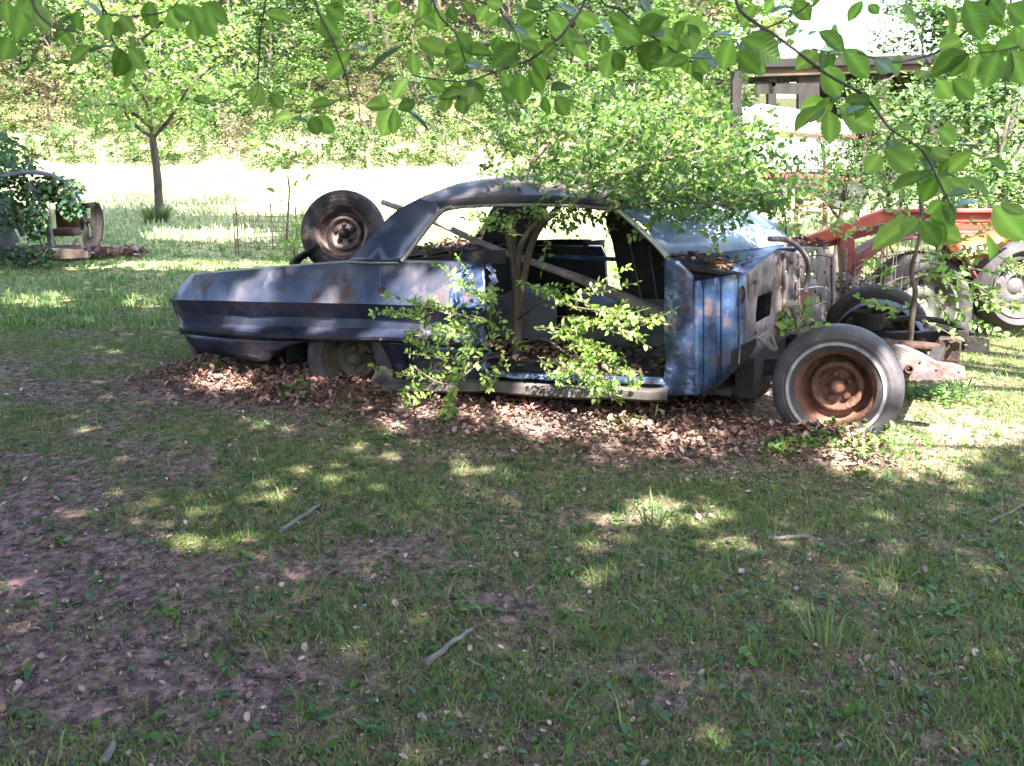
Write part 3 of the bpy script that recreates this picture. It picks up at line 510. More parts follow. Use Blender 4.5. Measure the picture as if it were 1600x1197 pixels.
# tail panel between the fins, trunk floor, inner wheel house
def tailrow(i, zc):
    a = near_rows[i][0]; out = []
    for k in range(9):
        t = k / 8; bow = .05 * math.sin(math.pi * t); out.append(Vector((a.x - bow + .02, a.y * (1 - 2 * t), a.z + (zc * math.sin(math.pi * t) - .13 * t))))
    return out
q = MB(); q.grid([tailrow(2, -.02), tailrow(3, 0), tailrow(5, 0), tailrow(7, 0), tailrow(9, 0)]); q.grid([tailrow(9, 0), [v + Vector((.08, 0, -.14)) for v in tailrow(9, 0)]]); q.build('tail_panel', PAINT, car, 24, solid=.006)
def slab(name, pts, t, m, rows_=1, **k):
    q = MB(); n_ = len(pts); q.add([Vector(p) for p in pts] + [Vector(p) - Vector((0, 0, t)) for p in pts], [tuple(range(n_)), tuple(range(2 * n_ - 1, n_ - 1, -1))] + [(i, i + n_, (i + 1) % n_ + n_, (i + 1) % n_) for i in range(n_)]); return q.build(name, m, car, **k)
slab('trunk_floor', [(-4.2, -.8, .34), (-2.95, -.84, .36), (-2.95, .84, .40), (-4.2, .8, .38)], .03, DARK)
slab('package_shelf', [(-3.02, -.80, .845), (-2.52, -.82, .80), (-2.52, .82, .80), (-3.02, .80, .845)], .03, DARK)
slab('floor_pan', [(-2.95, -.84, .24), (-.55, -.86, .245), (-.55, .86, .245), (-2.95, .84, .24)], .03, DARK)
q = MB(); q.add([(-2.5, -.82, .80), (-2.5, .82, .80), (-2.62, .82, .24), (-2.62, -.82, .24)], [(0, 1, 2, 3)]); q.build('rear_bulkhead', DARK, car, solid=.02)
for s in (-1, 1):                                  # wheel houses
    q = MB(); ar = [Vector((-3.02 + .46 * math.cos(a), 0, .15 + .50 * math.sin(a))) for a in [math.pi * k / 12 for k in range(13)]]
    q.grid([[Vector((p.x, s * .93, p.z)) for p in ar], [Vector((p.x, s * .58, p.z)) for p in ar]]); q.add([Vector((p.x, s * .58, p.z)) for p in ar], [tuple(range(13))]); q.build('wheel_house', DARK, car)
# door jamb: crumpled lock pillar facing forward
def jamb(s, amp, m):
    rws = []
    for i in range(64):
        t = i / 63; z = .865 - .62 * t; r_ = []
        for k in range(9):
            u = k / 8; x0 = -1.955 + .03 * math.sin(t * 9) * (amp > 0) - .06 * t; yy = (-.985 + .20 * u - .03 * math.sin(math.pi * t)) * (-s)
            n_ = float(fbm(u * 4 + 3, t * 14, 71, 3)) - .5; r_.append(Vector((x0 - .10 * u * u + amp * n_ + amp * .8 * (float(vnoise(u * 7, t * 34, 81)) - .5), yy, z)))
        rws.append(r_)
    q = MB(); q.grid(rws); return q.build('lock_pillar', m, car, 30, solid=.005)
jamb(-1, .06, DAPPLECHIP); jamb(1, .0, DARK)
# roof
ROOFP = mat('chalky_roof_paint', [(.03, .035, .055), (.07, .07, .09), (.13, .11, .11), (.22, .18, .16)], 2.2, .45, .5, bump=.1, bscale=30, rust=(.10, .06, .045), rustamt=.75, rscale=3)
def yy_(t): return t
roof_near = [S(px, py, -.60) for px, py in [(655, 311), (678, 302), (700, 296), (740, 290), (790, 286), (850, 286), (910, 289), (965, 296)]]
drip = [S(px, py, -.70) for px, py in [(650, 324), (668, 317), (695, 314), (735, 309), (790, 306), (850, 306), (905, 309), (958, 317)]]
lip = [S(px, py, -.695) for px, py in [(680, 341), (688, 333), (700, 326), (735, 321), (790, 319), (850, 319), (905, 321), (955, 327)]]
rr = [lip, drip, roof_near]
for f, up, fw_ in [(-.35, .035, .14), (0, .05, .22)]: rr.append([Vector((p.x + fw_ * max(0, (i - 4) / 3), f, p.z + up)) for i, p in enumerate(roof_near)])
for j in (3, 2, 1, 0): rr.append([Vector((p.x + (.15 * max(0, (i - 4) / 3) if j > 1 else 0), -p.y, p.z)) for i, p in enumerate(rr[j])])
def hx(y):
    ys_ = [p[1] for p in hd]; return Vector((float(np.interp(y, ys_, [p[0] for p in hd])) - .004, y, float(np.interp(y, ys_, [p[2] for p in hd])) + .012))
hd = [(-1.34, -.66, 1.235), (-1.12, -.40, 1.265), (-.98, 0, 1.275), (-.93, .35, 1.235), (-.89, .66, 1.165)]
for j, r in enumerate(rr):
    e_ = hx(r[-1].y)
    if j < 2: continue
    if j > 6: e_ = Vector((-.9, r[-1].y, 1.15))
    base_ = r[4].copy()
    for i in (5, 6, 7): r[i] = base_.lerp(e_, (i - 4) / 3)
q = MB(); q.grid([wig(r, 3) for r in rr]); q.build('roof', ROOFP, car, 40, solid=.012)
q = MB(); q.tube(wig([p + Vector((0, -.012, -.005)) for p in lip], 3), .010, 6); q.build('drip_rail', CHROME, car, 60)
# sail panels (rear pillars)
for s in (1, -1):
    cy_ = lambda py: -.885 + (.20) * min(max((410 - py) / 95, 0), 1)
    out = [S(px, py, cy_(py)) for px, py in [(546, 408), (560, 396), (580, 372), (602, 348), (622, 330), (640, 320), (656, 312), (684, 318), (690, 332), (678, 344), (664, 362), (648, 384), (636, 398), (626, 409), (590, 410)]]
    out = [Vector((p.x, p.y * s, p.z)) for p in out]
    sheet('sail_panel', out, [], PAINT, car, .03, lambda v: v, 1, 40)
q = MB(); q.tube(wig([S(px, py, cy_(py) - .02) for px, py in [(627, 408), (640, 393), (652, 376), (668, 354), (682, 338), (692, 328), (706, 323)]], 4), .013, 6); q.build('window_trim', CHROME, car, 60)
q = MB(); q.tube([S(px, py, -.90) for px, py in [(543, 409), (580, 411), (622, 411)]], .007, 6); q.build('belt_trim', CHROME, car, 60)
# screen, its pillars, cowl
hd = [(-1.34, -.66, 1.235), (-1.12, -.40, 1.265), (-.98, 0, 1.275), (-.93, .35, 1.235), (-.89, .66, 1.165)]; bs = [(-.96, -.80, .955), (-.66, -.45, .965), (-.50, -.05, .965), (-.46, .35, .945), (-.56, .78, .90)]
SCREEN = mat('milky_sky_tinted_glass', [(.07, .11, .22), (.15, .21, .34), (.28, .33, .42)], 2.5, .22, .0, rust=(.30, .26, .22), rustamt=.42, rscale=2.2, spec=.8)  # frosted glass; the blue in its colour stands for reflected sky
h2, b2 = wig(hd, 5), wig(bs, 5); q = MB(); q.grid([h2, [a.lerp(c, .5) + Vector((.05, 0, .015)) for a, c in zip(h2, b2)], b2]); q.build('windscreen', SCREEN, car, 60, solid=.006)
q = MB(); q.tube(wig([S(950, 312, -.67), S(966, 328, -.69), S(1000, 358, -.74), S(1026, 383, -.78), S(1043, 402, -.81)], 3), .016, 7); q.build('front_pillar', CHROME, car, 60)
q = MB(); q.tube(wig([(-1.3, .66, 1.20), (-1.12, .72, 1.08), (-.94, .80, .92)], 4), .03, 7); q.build('front_pillar', DARK, car, 60)
q = MB(); q.tube(h2, .014, 6); q.build('screen_header', DARK, car, 60)
firA, firB = (-.5, -.86), (-.27, .88)
cw = [Vector(p) for p in bs]; fr = [VP(px, py, firA, firB) for px, py in [(1168, 428), (1196, 401), (1216, 388), (1262, 386), (1296, 388)]]
q = MB(); q.grid([cw, [a.lerp(b_, .55) + Vector((0, 0, -.03)) for a, b_ in zip(cw, fr)], fr]); q.build('cowl_top', BLUE, car, 30, solid=.006)
# hinge pillar and cowl side
hp = [S(px, py, -.93) for px, py in [(1040, 404), (1060, 408), (1083, 432), (1084, 520), (1086, 615), (1040, 620), (1028, 606), (1038, 596), (1042, 560), (1038, 500)]]
sheet('hinge_pillar', hp, [], DAPPLECHIP, car, .03, lambda v: Vector((v.x, v.y + .03 * (float(fbm(v.x * 8, v.z * 8, 19)) - .5), v.z)), 2, 30)
rib = []
for i in range(25):
    t = i / 24; px = 1084 + 82 * t; yo = -.93 + .06 * t + (.014 if (i % 8) in (3, 4) else 0)
    top = S(px, 440 - 14 * t, yo); bot = S(px, 620 - 58 * t ** 1.2, yo); rib.append([top.lerp(bot, k / 8) for k in range(9)])
q = MB(); q.grid(rib); q.build('cowl_side_panel', BLUE, car, 25, solid=.005)
sheet('cowl_side_flange', [VP(px, py, (-.5, -.87), (-.46, -.60)) for px, py in [(1166, 425), (1180, 424), (1176, 500), (1166, 562), (1154, 568), (1160, 500)]], [], GREY, car, .006)
sheet('lower_cowl', [S(px, py, -.88) for px, py in [(1086, 600), (1100, 621), (1135, 592), (1168, 562), (1182, 540), (1182, 528), (1120, 560)]], [], DARK, car, .02)
slab('cowl_ledge', [(-.96, -.86, .93), (-.5, -.87, .885), (-.45, -.45, .90), (-.70, -.40, .93)], .02, DARK)
q = MB(); q.box((-.75, -.1, .62), (.35, 1.2, .42)); q.build('dark_backing_box', DARK, car, bevel=.04)  # dark block added behind the firewall so its opening reads dark
q = MB(); q.box((-.73, -.62, .79), (.36, .44, .16)); q.build('cowl_gap_filler', DARK, car, bevel=.01)  # black filler added beneath so the cowl gap reads dark
# firewall with its openings
def circ(px, py, rx, ry, n=14): return [VP(px + rx * math.cos(2 * math.pi * i / n), py + ry * math.sin(2 * math.pi * i / n), firA, firB) for i in range(n)]
fo = [VP(px, py, firA, firB) for px, py in [(1168, 429), (1180, 414), (1197, 400), (1217, 390), (1240, 394), (1252, 386), (1284, 386), (1286, 396), (1300, 396), (1306, 410), (1305, 440), (1305, 497), (1290, 505), (1250, 512), (1225, 530), (1196, 545), (1170, 562), (1166, 500)]]
fh = [circ(1161 + 13, 460, 5.5, 15), [VP(px, py, firA, firB) for px, py in [(1184, 463), (1206, 455), (1204, 492), (1181, 505)]], circ(1273, 398, 3, 7), circ(1265, 397, 2.5, 3), circ(1258, 428, 3, 2), circ(1268, 428, 4, 2), circ(1262, 437, 3, 3), circ(1272, 437, 3, 1.6), circ(1227, 425, 3, 3), circ(1278, 470, 3, 8), circ(1240, 470, 3.5, 3.5), circ(1222, 448, 2, 2), circ(1290, 450, 2, 3)]
sheet('firewall', fo, fh, GREY, car, .006, lambda v: Vector((v.x + .07 * math.exp(-((v.y - .1) / .35) ** 2) * 0 + .025 * (float(fbm(v.y * 5, v.z * 5, 29)) - .5), v.y, v.z)), 2, 30)
for (x0, y0, x1, y1, r) in [(1222, 395, 1222, 520, .010), (1244, 396, 1246, 510, .008), (1297, 400, 1297, 500, .012)]:
    q = MB(); q.tube([VP(x0, y0, firA, firB) + Vector((.012, 0, 0)), VP(x1, y1, firA, firB) + Vector((.012, 0, 0))], r, 6); q.build('stiffening_rib', GREY, car, 60)
sheet('rust_patch', [VP(px, py, firA, firB) + Vector((.014, 0, 0)) for px, py in [(1247, 440), (1262, 442), (1264, 470), (1258, 505), (1246, 500), (1244, 470)]], [], RUST, car, .004)
q = MB(); q.lathe([(.001, .05), (.07, .05), (.085, .03), (.09, -.02)], 20, Matrix.Translation(VP(1222, 490, firA, firB) + Vector((.05, -.05, 0))) @ Matrix.Rotation(R(90), 4, 'Z')); q.build('blower_opening', DARK, car, 40)
q = MB(); q.tube(wig([VP(1205, 372, firA, firB) + Vector((.0, -.05, 0)), VP(1222, 378, firA, firB) + Vector((.05, -.04, .01)), VP(1240, 400, firA, firB) + Vector((.07, 0, 0)), VP(1247, 425, firA, firB) + Vector((.06, 0, 0)), VP(1246, 455, firA, firB) + Vector((.05, 0, 0))], 5), .015, 8); q.build('bent_pipe', GREY, car, 60)
for pp in [[(1236, 440), (1226, 470), (1238, 500), (1232, 520)], [(1296, 470), (1270, 448), (1236, 452), (1228, 438)], [(1262, 480), (1276, 470), (1290, 478)], [(1240, 402), (1262, 398), (1290, 402)]]:
    q = MB(); q.tube(wig([VP(px, py, firA, firB) + Vector((.03 + .03 * (i % 2), 0, 0)) for i, (px, py) in enumerate(pp)], 4), .004, 5); q.build('loose_wire', CHROME if pp[0][0] > 1255 else DARK, car, 60)
q = MB(); q.lathe([(.0005, .0), (.03, .002), (.033, .006), (.030, .008)], 18, Matrix.Translation(S(1160, 460, -.885)) @ Matrix.Diagonal((.55, 1, 1.5, 1))); q.build('dark_oval_disc', DARK, car)  # dark disc laid on the panel, standing in for a shaded hole
for px, py in [(1176, 440), (1176, 520), (1212, 410), (1255, 405), (1285, 425), (1296, 415), (1214, 500), (1232, 410), (1270, 455), (1250, 500), (1286, 490)]: q = MB(); q.lathe([(.012, .0), (.011, .010), (.0005, .012)], 8, Matrix.Translation(VP(px, py, firA, firB) + Vector((.012, 0, 0))) @ Matrix.Rotation(R(90), 4, 'Z')); q.build('bolt', DRUST0, car)
# pale bracket with a triangular hole, dark brace behind
sheet('bracket', [VP(px, py, (-.35, -.8), (-.2, -.5)) for px, py in [(1183, 528), (1203, 516), (1208, 524), (1215, 545), (1210, 549), (1200, 545), (1188, 533)]], [[VP(px, py, (-.35, -.8), (-.2, -.5)) for px, py in [(1192, 529), (1203, 524), (1209, 540)]]], CHROME, car, .012)
# rocker, sill plate
q = MB(); ra = [S(px, py, -.965) for px, py in [(600, 596), (760, 596), (900, 603), (1045, 608)]]
prof = [(0, 0), (-.028, -.012), (-.032, -.055), (0, -.075), (.10, -.08), (.16, -.07), (.16, .0)]
ra = wig(ra, 5); q.grid([[p + Vector((0, dy, dz + .012 * (float(vnoise(p.x * 6, 2, 3)) - .5))) for p in ra] for dy, dz in prof + [prof[0]]]); q.build('rocker_panel', mat('dusty_rocker_metal', [(.035, .03, .032), (.08, .068, .068), (.13, .11, .11)], 6, .6, .2, bump=.3), car, 30)
q = MB(); ra = [S(px, py, -.93) for px, py in [(757, 585), (900, 592), (1040, 597)]]; ra = wig(ra, 12)
q.grid([[p + Vector((0, dy, dz + .02 * (float(fbm(p.x * 9, k, 33)) - .5))) for p in ra] for k, (dy, dz) in enumerate([(-.02, -.01), (.0, .012), (.05, .014), (.09, -.01)])]); q.build('sill_plate', DAPPLECHIP, car, 30, solid=.004)
# far side seen through the openings
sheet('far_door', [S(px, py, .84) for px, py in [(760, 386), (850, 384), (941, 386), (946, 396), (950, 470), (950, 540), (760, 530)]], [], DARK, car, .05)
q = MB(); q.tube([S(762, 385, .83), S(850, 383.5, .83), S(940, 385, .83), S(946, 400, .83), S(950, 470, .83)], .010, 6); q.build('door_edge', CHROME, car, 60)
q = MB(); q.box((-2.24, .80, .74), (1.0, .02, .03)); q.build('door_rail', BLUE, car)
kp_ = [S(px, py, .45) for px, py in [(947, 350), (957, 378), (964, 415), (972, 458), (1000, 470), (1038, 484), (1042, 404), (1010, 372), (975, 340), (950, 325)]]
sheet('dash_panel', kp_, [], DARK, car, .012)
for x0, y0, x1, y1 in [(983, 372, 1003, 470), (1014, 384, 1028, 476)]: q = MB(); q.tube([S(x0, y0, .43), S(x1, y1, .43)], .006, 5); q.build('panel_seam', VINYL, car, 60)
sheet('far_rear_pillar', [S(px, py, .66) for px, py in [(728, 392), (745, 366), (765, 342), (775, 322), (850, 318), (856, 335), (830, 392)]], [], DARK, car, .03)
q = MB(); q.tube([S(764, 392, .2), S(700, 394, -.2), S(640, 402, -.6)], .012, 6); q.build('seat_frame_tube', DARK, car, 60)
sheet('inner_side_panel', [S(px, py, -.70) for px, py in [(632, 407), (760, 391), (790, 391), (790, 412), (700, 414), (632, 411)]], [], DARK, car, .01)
# seat shell and transmission hump
def hump(cx, cy, cz, rx, ry, rz, name, m, seed, z0=.2):
    q = MB(); rws = []
    for i in range(13):
        u = math.pi * i / 12; rws.append([Vector((cx + rx * math.cos(u) * (1 + .1 * math.sin(3 * v_)), cy + ry * math.sin(u) * math.cos(v_ - math.pi / 2) * 1.0, max(z0, cz + rz * math.sin(u) * math.sin(v_)) + .03 * (float(fbm(i * .4, v_ * 2, seed)) - .5))) for v_ in [math.pi * k / 10 for k in range(11)]])
    q.grid(rws); return q.build(name, m, car, 60)
hump(-1.35, -.05, .28, .62, .38, .26, 'transmission_hump', VINYL, 3); hump(-2.25, -.2, .3, .34, .6, .28, 'seat_cushion', VINYL, 5)
q = MB(); q.box((-1.7, .45, .42), (.5, .6, .12), Matrix.Rotation(R(12), 3, 'Y')); q.build('seat_spring_box', DARK, car, bevel=.03)
# wheels
def wheel(name, parent, loc, rz=0, tilt=0, ww=True, dirty=False, rxr=0):
    e = empty(name, loc, rz, parent); e.rotation_euler = (tilt, rxr, rz)
    tp = [(.205, .072), (.212, .082), (.222, .086), (.232, .090), (.236, .091), (.240, .0955), (.262, .099), (.266, .0965), (.272, .099), (.290, .0985), (.294, .0955), (.300, .096), (.312, .090), (.316, .086), (.322, .083), (.330, .073), (.334, .066), (.336, .060), (.332, .056), (.332, .052), (.338, .049), (.340, .030), (.334, .028), (.334, .024), (.341, .022), (.342, 0)]
    tp = tp + [(r, -h) for r, h in reversed(tp[:-1])]
    b = MB(); b.lathe(tp, 72); t_ = b.build('tyre', RUBBER, e, 50)
    if ww: b = MB(); b.lathe([(.2405, .0950), (.2408, .0968), (.2500, .0982), (.2570, .0994), (.2573, .0975)], 72); b.build('whitewall', WHITEW, e, 50)
    b = MB(); b.lathe([(.214, .074), (.219, .078), (.214, .083), (.206, .078), (.202, .060), (.190, .054), (.186, .046), (.182, -.04), (.166, -.056), (.150, -.055), (.143, -.030), (.139, -.006), (.131, .004), (.120, .005), (.110, -.003), (.101, -.022), (.092, -.034), (.070, -.032), (.048, -.028), (.040, -.024)], 64)
    b.build('rim', RUST if not dirty else DUSTY, e, 50)
    b = MB(); b.lathe([(.05, -.04), (.044, -.01), (.038, .024), (.034, .028), (.030, .042), (.018, .052), (.0005, .055)], 28); b.build('hub', RUST if not dirty else DUSTY, e, 50)
    for k in range(5):
        a = 2 * math.pi * k / 5 + .5; c = Vector((.071 * math.cos(a), .026, .071 * math.sin(a))); b = MB(); b.lathe([(.021, -.01), (.019, .012), (.013, .022), (.0005, .024)], 8, Matrix.Translation(c)); b.build('lug_nut', RUST if not dirty else DUSTY, e, 40)
    b = MB(); b.lathe([(.03, -.075), (.17, -.07), (.182, -.05)], 32); b.build('brake_drum', DARK, e, 50)
    return e
DUSTY = mat('dusty_brown_metal', [(.03, .022, .018), (.07, .052, .042), (.12, .095, .075)], 6, .85, bump=.4)
fwp = S(1304, 609, -.90); fw1 = wheel('front_wheel', car, (fwp.x, fwp.y + .10, .312), R(2), R(-1.5)); fw1.scale = (.975, 1, .975)
fw2 = wheel('front_wheel', car, (.03, .84, .31), 0, 0, False, True)
for c in fw2.children:
    if c.name.startswith('tyre'): c.data.materials[0] = DARK  # far tyre darkened by colour in place of shade falling on it
rwp = S(543, 560, -.88); wheel('rear_wheel', car, (rwp.x, -.79, rwp.z - .02), 0, 0, False, True)
wheel('rear_wheel', car, (rwp.x, .76, rwp.z - .05), 0, 0, False, True)
# frame, suspension
DRUST = mat('dark_rust', [(.008, .005, .004), (.035, .016, .011), (.08, .04, .03)], 12, .85, bump=.5)
sheet('frame_horn', [S(px, py, -.43) for px, py in [(1388, 546), (1398, 539), (1412, 541), (1440, 553), (1462, 566), (1485, 568), (1507, 575), (1509, 589), (1470, 592), (1432, 591), (1404, 586), (1394, 570)]], [[S(1422 + 6 * math.cos(a), 574 + 6 * math.sin(a), -.43) for a in [k * .628 for k in range(10)]], [S(1463 + 2 * math.cos(a), 577 + 2 * math.sin(a), -.43) for a in [k * 1.05 for k in range(6)]], [S(1498 + 2 * math.cos(a), 580 + 2 * math.sin(a), -.43) for a in [k * 1.05 for k in range(6)]], [S(px, py, -.43) for px, py in [(1434, 566), (1440, 562), (1438, 569)]]], GREY, car, .075)
hb = MB(); hb.lathe([(.022, .0), (.024, .05), (.017, .05), (.017, -.02)], 14, Matrix.Translation(S(1422, 574, -.46))); hb.build('frame_tube', RUST, car, 50)
q = MB(); q.beam((-.9, -.43, .26), (.20, -.43, .38), .08, .10); q.build('frame_rail', DARK, car, bevel=.01)
q = MB(); q.beam((-.9, .43, .26), (.30, .43, .38), .08, .10); q.beam((.3, .43, .38), (.60, .45, .42), .07, .09); q.build('frame_rail', DARK, car, bevel=.01)
sheet('bumper_bracket', [S(px, py, .48) for px, py in [(1500, 526), (1530, 527), (1546, 530), (1546, 549), (1505, 550), (1496, 540)]], [[S(cx_ + 3 * math.cos(a), 538.5 + 3 * math.sin(a), .48) for a in [k * .785 for k in range(8)]] for cx_ in (1509, 1540)], DARK, car, .012)
q = MB(); q.beam((.10, -.42, .34), (.10, .46, .34), .16, .09); q.build('crossmember', DARK, car, bevel=.02)
q = MB(); q.beam((.42, -.42, .35), (.46, .44, .37), .07, .06); q.build('front_crossbar', DARK, car, bevel=.01)
for s in (-1, 1):
    q = MB(); q.tube([(-.10, s * .40, .46), (.02, s * .70, .46), (.14, s * .40, .46)], .022, 7); q.tube([(-.2, s * .35, .24), (.02, s * .75, .20), (.22, s * .35, .24)], .026, 7); q.build('control_arm', DRUST, car, 60)
    q = MB(); q.tube([Vector((.02 + .055 * math.cos(a), s * .50 + .055 * math.sin(a), .24 + .0085 * a / 1.0)) for a in [k * .5 for k in range(60)]], .009, 6); q.build('coil_spring', DARK, car, 60)
    q = MB(); q.lathe([(.0005, .07), (.09, .07), (.1, .04), (.1, -.04)], 20, Matrix.Translation((.02, s * .40, .50)) @ Matrix.Rotation(R(90), 4, 'X')); q.build('spring_tower', DARK, car, 40)
q = MB(); q.tube(wig([(.62, .45, .44), (.48, .40, .50), (.30, .30, .53), (.15, .25, .52)], 4), .018, 7); q.build('steering_linkage', DARK, car, 60)
q = MB(); q.box((.50, .28, .36), (.13, .16, .13)); q.tube([(.50, .28, .36), (.35, .1, .40), (.1, -.05, .42)], .03, 8); q.build('steering_box', DRUST, car, bevel=.015)
q = MB(); q.box((-.12, .1, .36), (.34, .5, .10), Matrix.Rotation(R(-8), 3, 'Y')); q.build('engine_mount', DARK, car, bevel=.03)
arc = [Vector((.06 + .31 * math.cos(a), .60, .20 + .36 * math.sin(a))) for a in [R(8 + 9.2 * k) for k in range(19)]]
q = MB(); q.grid([arc, [v + Vector((0, .30, .02)) for v in arc]]); q.build('inner_fender', mat('dark_blue_fender', [(.03, .04, .09), (.07, .08, .14)], 5, .5, bump=.1), car, 60, solid=.006)
q = MB(); q.beam((-.5, .2, .30), (-.5, -.75, .30), .1, .22); q.build('toe_board', DARK, car)
# litter lying on cowl, package shelf and sill (belongs to nobody: one heap each)
def heap(name, pts, sz, lab, seed=0):
    P = np.array([tuple(c2w(p)) for p in pts]); n_ = len(P); V, F, k = leafarr(P, rdir(n_, .2), rdir(n_) * .5 + np.array([0, 0, 1.]), sz * (.6 + .8 * rng.random(n_)), LC); o = npmesh(name, V, F, DEAD, tints(n_, k, [(.20, .12, .09), (.12, .08, .06), (.30, .2, .15)], .3)); tag(o, lab, 'dead leaves', kind='stuff')
def onquad(a, b_, c, d, n_, h): 
    out = []
    for i in range(n_): u, v_ = random.random(), random.random(); out.append(Vector(a).lerp(Vector(b_), u).lerp(Vector(d).lerp(Vector(c), u), v_) + Vector((0, 0, h * random.random())))
    return out
heap('leaf_litter', onquad((-.93, -.80, .955), (-.50, .7, .935), (-.30, .7, .905), (-.56, -.86, .885), 1100, .03), .035, 'dry leaf litter lying on the cowl below the windscreen')
heap('leaf_litter', onquad((-3.0, -.75, .845), (-3.0, .7, .845), (-2.55, .7, .80), (-2.55, -.78, .80), 520, .03), .04, 'dry leaf litter on the shelf behind the rear seat')
heap('leaf_litter', onquad((-2.5, -.8, .25), (-2.5, .8, .25), (-.6, .8, .25), (-.6, -.85, .25), 1700, .05), .05, 'dry leaf litter covering the floor inside the blue wreck')
# spare wheel in the open trunk
sp = S(537, 364, .62); sw = wheel('_', None, (0, 0, 0), 0, 0, False, False); sw.name = 'spare_wheel'
sw.location = c2w(sp) ; sw.rotation_euler = (R(-12), R(8), YAW + R(18)); tag(sw, 'old wheel with a torn cracked tyre standing in the open trunk of the blue wreck', 'wheel')
PALE = mat('burnt_rim_metal', [(.02, .012, .012), (.11, .07, .065), (.38, .29, .27)], 7, .75, .2, bump=.5)
BURNT = mat('cracked_rubber', [(.004, .003, .004), (.02, .016, .018), (.11, .075, .065)], 7, .7, bump=.7, bscale=25)
for c in sw.children:
    if c.type == 'MESH':
        c.data = c.data.copy(); c.data.materials.clear(); c.data.materials.append(BURNT if c.name.startswith('tyre') else (DARK if c.name.startswith(('brake', 'lug', 'hub')) else PALE))  # hub parts near-black, standing in for the shaded empty centre
q = MB(); q.grid([[Vector((-.30 + .02 * k - .05 * math.sin(k), -.10 - .04 * j + .02 * math.sin(k * 2 + j), -.36 + .045 * k + .012 * math.sin(j * 2))) for k in range(6)] for j in range(-2, 4)]); q.build('torn_tread_flap', BURNT, sw, 40, solid=.02)
# fence pole through the cabin
a_, b_ = c2w(S(598, 316, .35)), c2w(S(1045, 494, -.55)); pts = [a_.lerp(b_, i / 8) + Vector((0, 0, .012 * math.sin(i * 1.3))) for i in range(9)]
q = MB(); q.tube([p - a_ for p in pts], [.020, .022, .021, .022, .023, .025, .030, .036, .040], 8); o = q.build('wooden_pole', mat('bare_pole_wood', [(.08, .05, .04), (.19, .155, .135), (.34, .30, .27)], 6, .8, bump=.5, stretch=(.4, 1, 1)), None, 60); o.location = a_; tag(o, 'long thin bare wooden pole slanting through the cabin of the blue wreck', 'pole')
# ================================================================ THE SHRUB GROWING THROUGH THE WRECK
def sprays(S_, lens, leafsz, droop=.25, step=.035):
    """leafy shoots: from start points S_ (list of (p, dir)) - opposite leaves in pairs; returns leaf arrays and shoot lines"""
    P = []; A = []; Nn = []; lines = []
    for (p, d), ln in zip(S_, lens):
        d = Vector(d).normalized(); side = d.cross(Vector((0, 0, 1))).normalized(); k = max(3, int(ln / step)); cur = Vector(p); ln_ = [cur.copy()]
        for i in range(k):
            d = (d + Vector((rng.normal() * .10, rng.normal() * .10, -droop * step * 1.2 + rng.normal() * .08))).normalized(); cur = cur + d * step; ln_.append(cur.copy())
            side = (side + Vector(rng.normal(size=3)) * .45); side = (side - d * side.dot(d)).normalized(); up = side.cross(d)
            if up.z < 0: up = -up
            for s in (1, -1):
                if rng.random() < .12: continue
                P.append(tuple(cur + Vector(rng.normal(size=3)) * step * .25)); A.append(tuple(d * (.1 + .9 * rng.random()) + side * s + up * .3 * rng.normal())); Nn.append(tuple(up + Vector(rng.normal(size=3)) * .55))
        P.append(tuple(cur)); A.append(tuple(d)); Nn.append(tuple(up)); lines.append(ln_)
    P, A, Nn = map(np.array, (P, A, Nn)); return P, A, Nn, leafsz * (.6 + .7 * rng.random(len(P))), lines
base = c2w((-1.78, -.55, .25)); sh = empty('bush', base); tag(sh, 'leafy green bush growing up through the cabin and roof of the blue wreck', 'shrub')
def cp(px, py, y): return c2w(S(px, py, y)) - base
STEM = mat('bush_stem', [(.045, .032, .025), (.10, .075, .055), (.17, .14, .11)], 12, .9, bump=.4, stretch=(1, 1, .25))
stems = [([cp(806, 560, -.55), cp(808, 480, -.5), cp(805, 420, -.5), cp(800, 350, -.55), cp(812, 290, -.5), cp(850, 230, -.4), cp(900, 190, -.2)], .038), ([cp(812, 470, -.5), cp(828, 390, -.45), cp(852, 345, -.4), cp(905, 300, -.5), cp(1000, 260, -.5), cp(1100, 235, -.4)], .026), ([cp(808, 430, -.5), cp(815, 380, -.6), cp(840, 345, -.65), cp(865, 310, -.6), cp(960, 240, -.3), cp(1010, 200, 0)], .020),
         ([cp(905, 322, -.7), cp(960, 326, -.9), cp(1040, 315, -.95), cp(1130, 318, -.9), cp(1200, 300, -.8)], .010), ([cp(803, 420, -.5), cp(790, 360, -.7), cp(800, 330, -.8)], .010), ([cp(808, 500, -.5), cp(850, 470, -.9), cp(900, 480, -1.2), cp(960, 490, -1.3)], .009), ([cp(806, 540, -.5), cp(850, 530, -.9), cp(900, 560, -1.2), cp(960, 560, -1.3)], .009), ([cp(806, 540, -.5), cp(760, 500, -1.0), cp(700, 490, -1.2), cp(640, 470, -1.3)], .009), ([cp(806, 560, -.5), cp(760, 560, -1.0), cp(700, 600, -1.3), cp(640, 570, -1.35)], .009)]
for pts, r in stems: q = MB(); P = wig(pts, 5); q.tube(P, [r * (1 - .7 * i / len(P)) for i in range(len(P))], 7); q.build('stem', STEM, sh, 60)
ST = []; LN = []
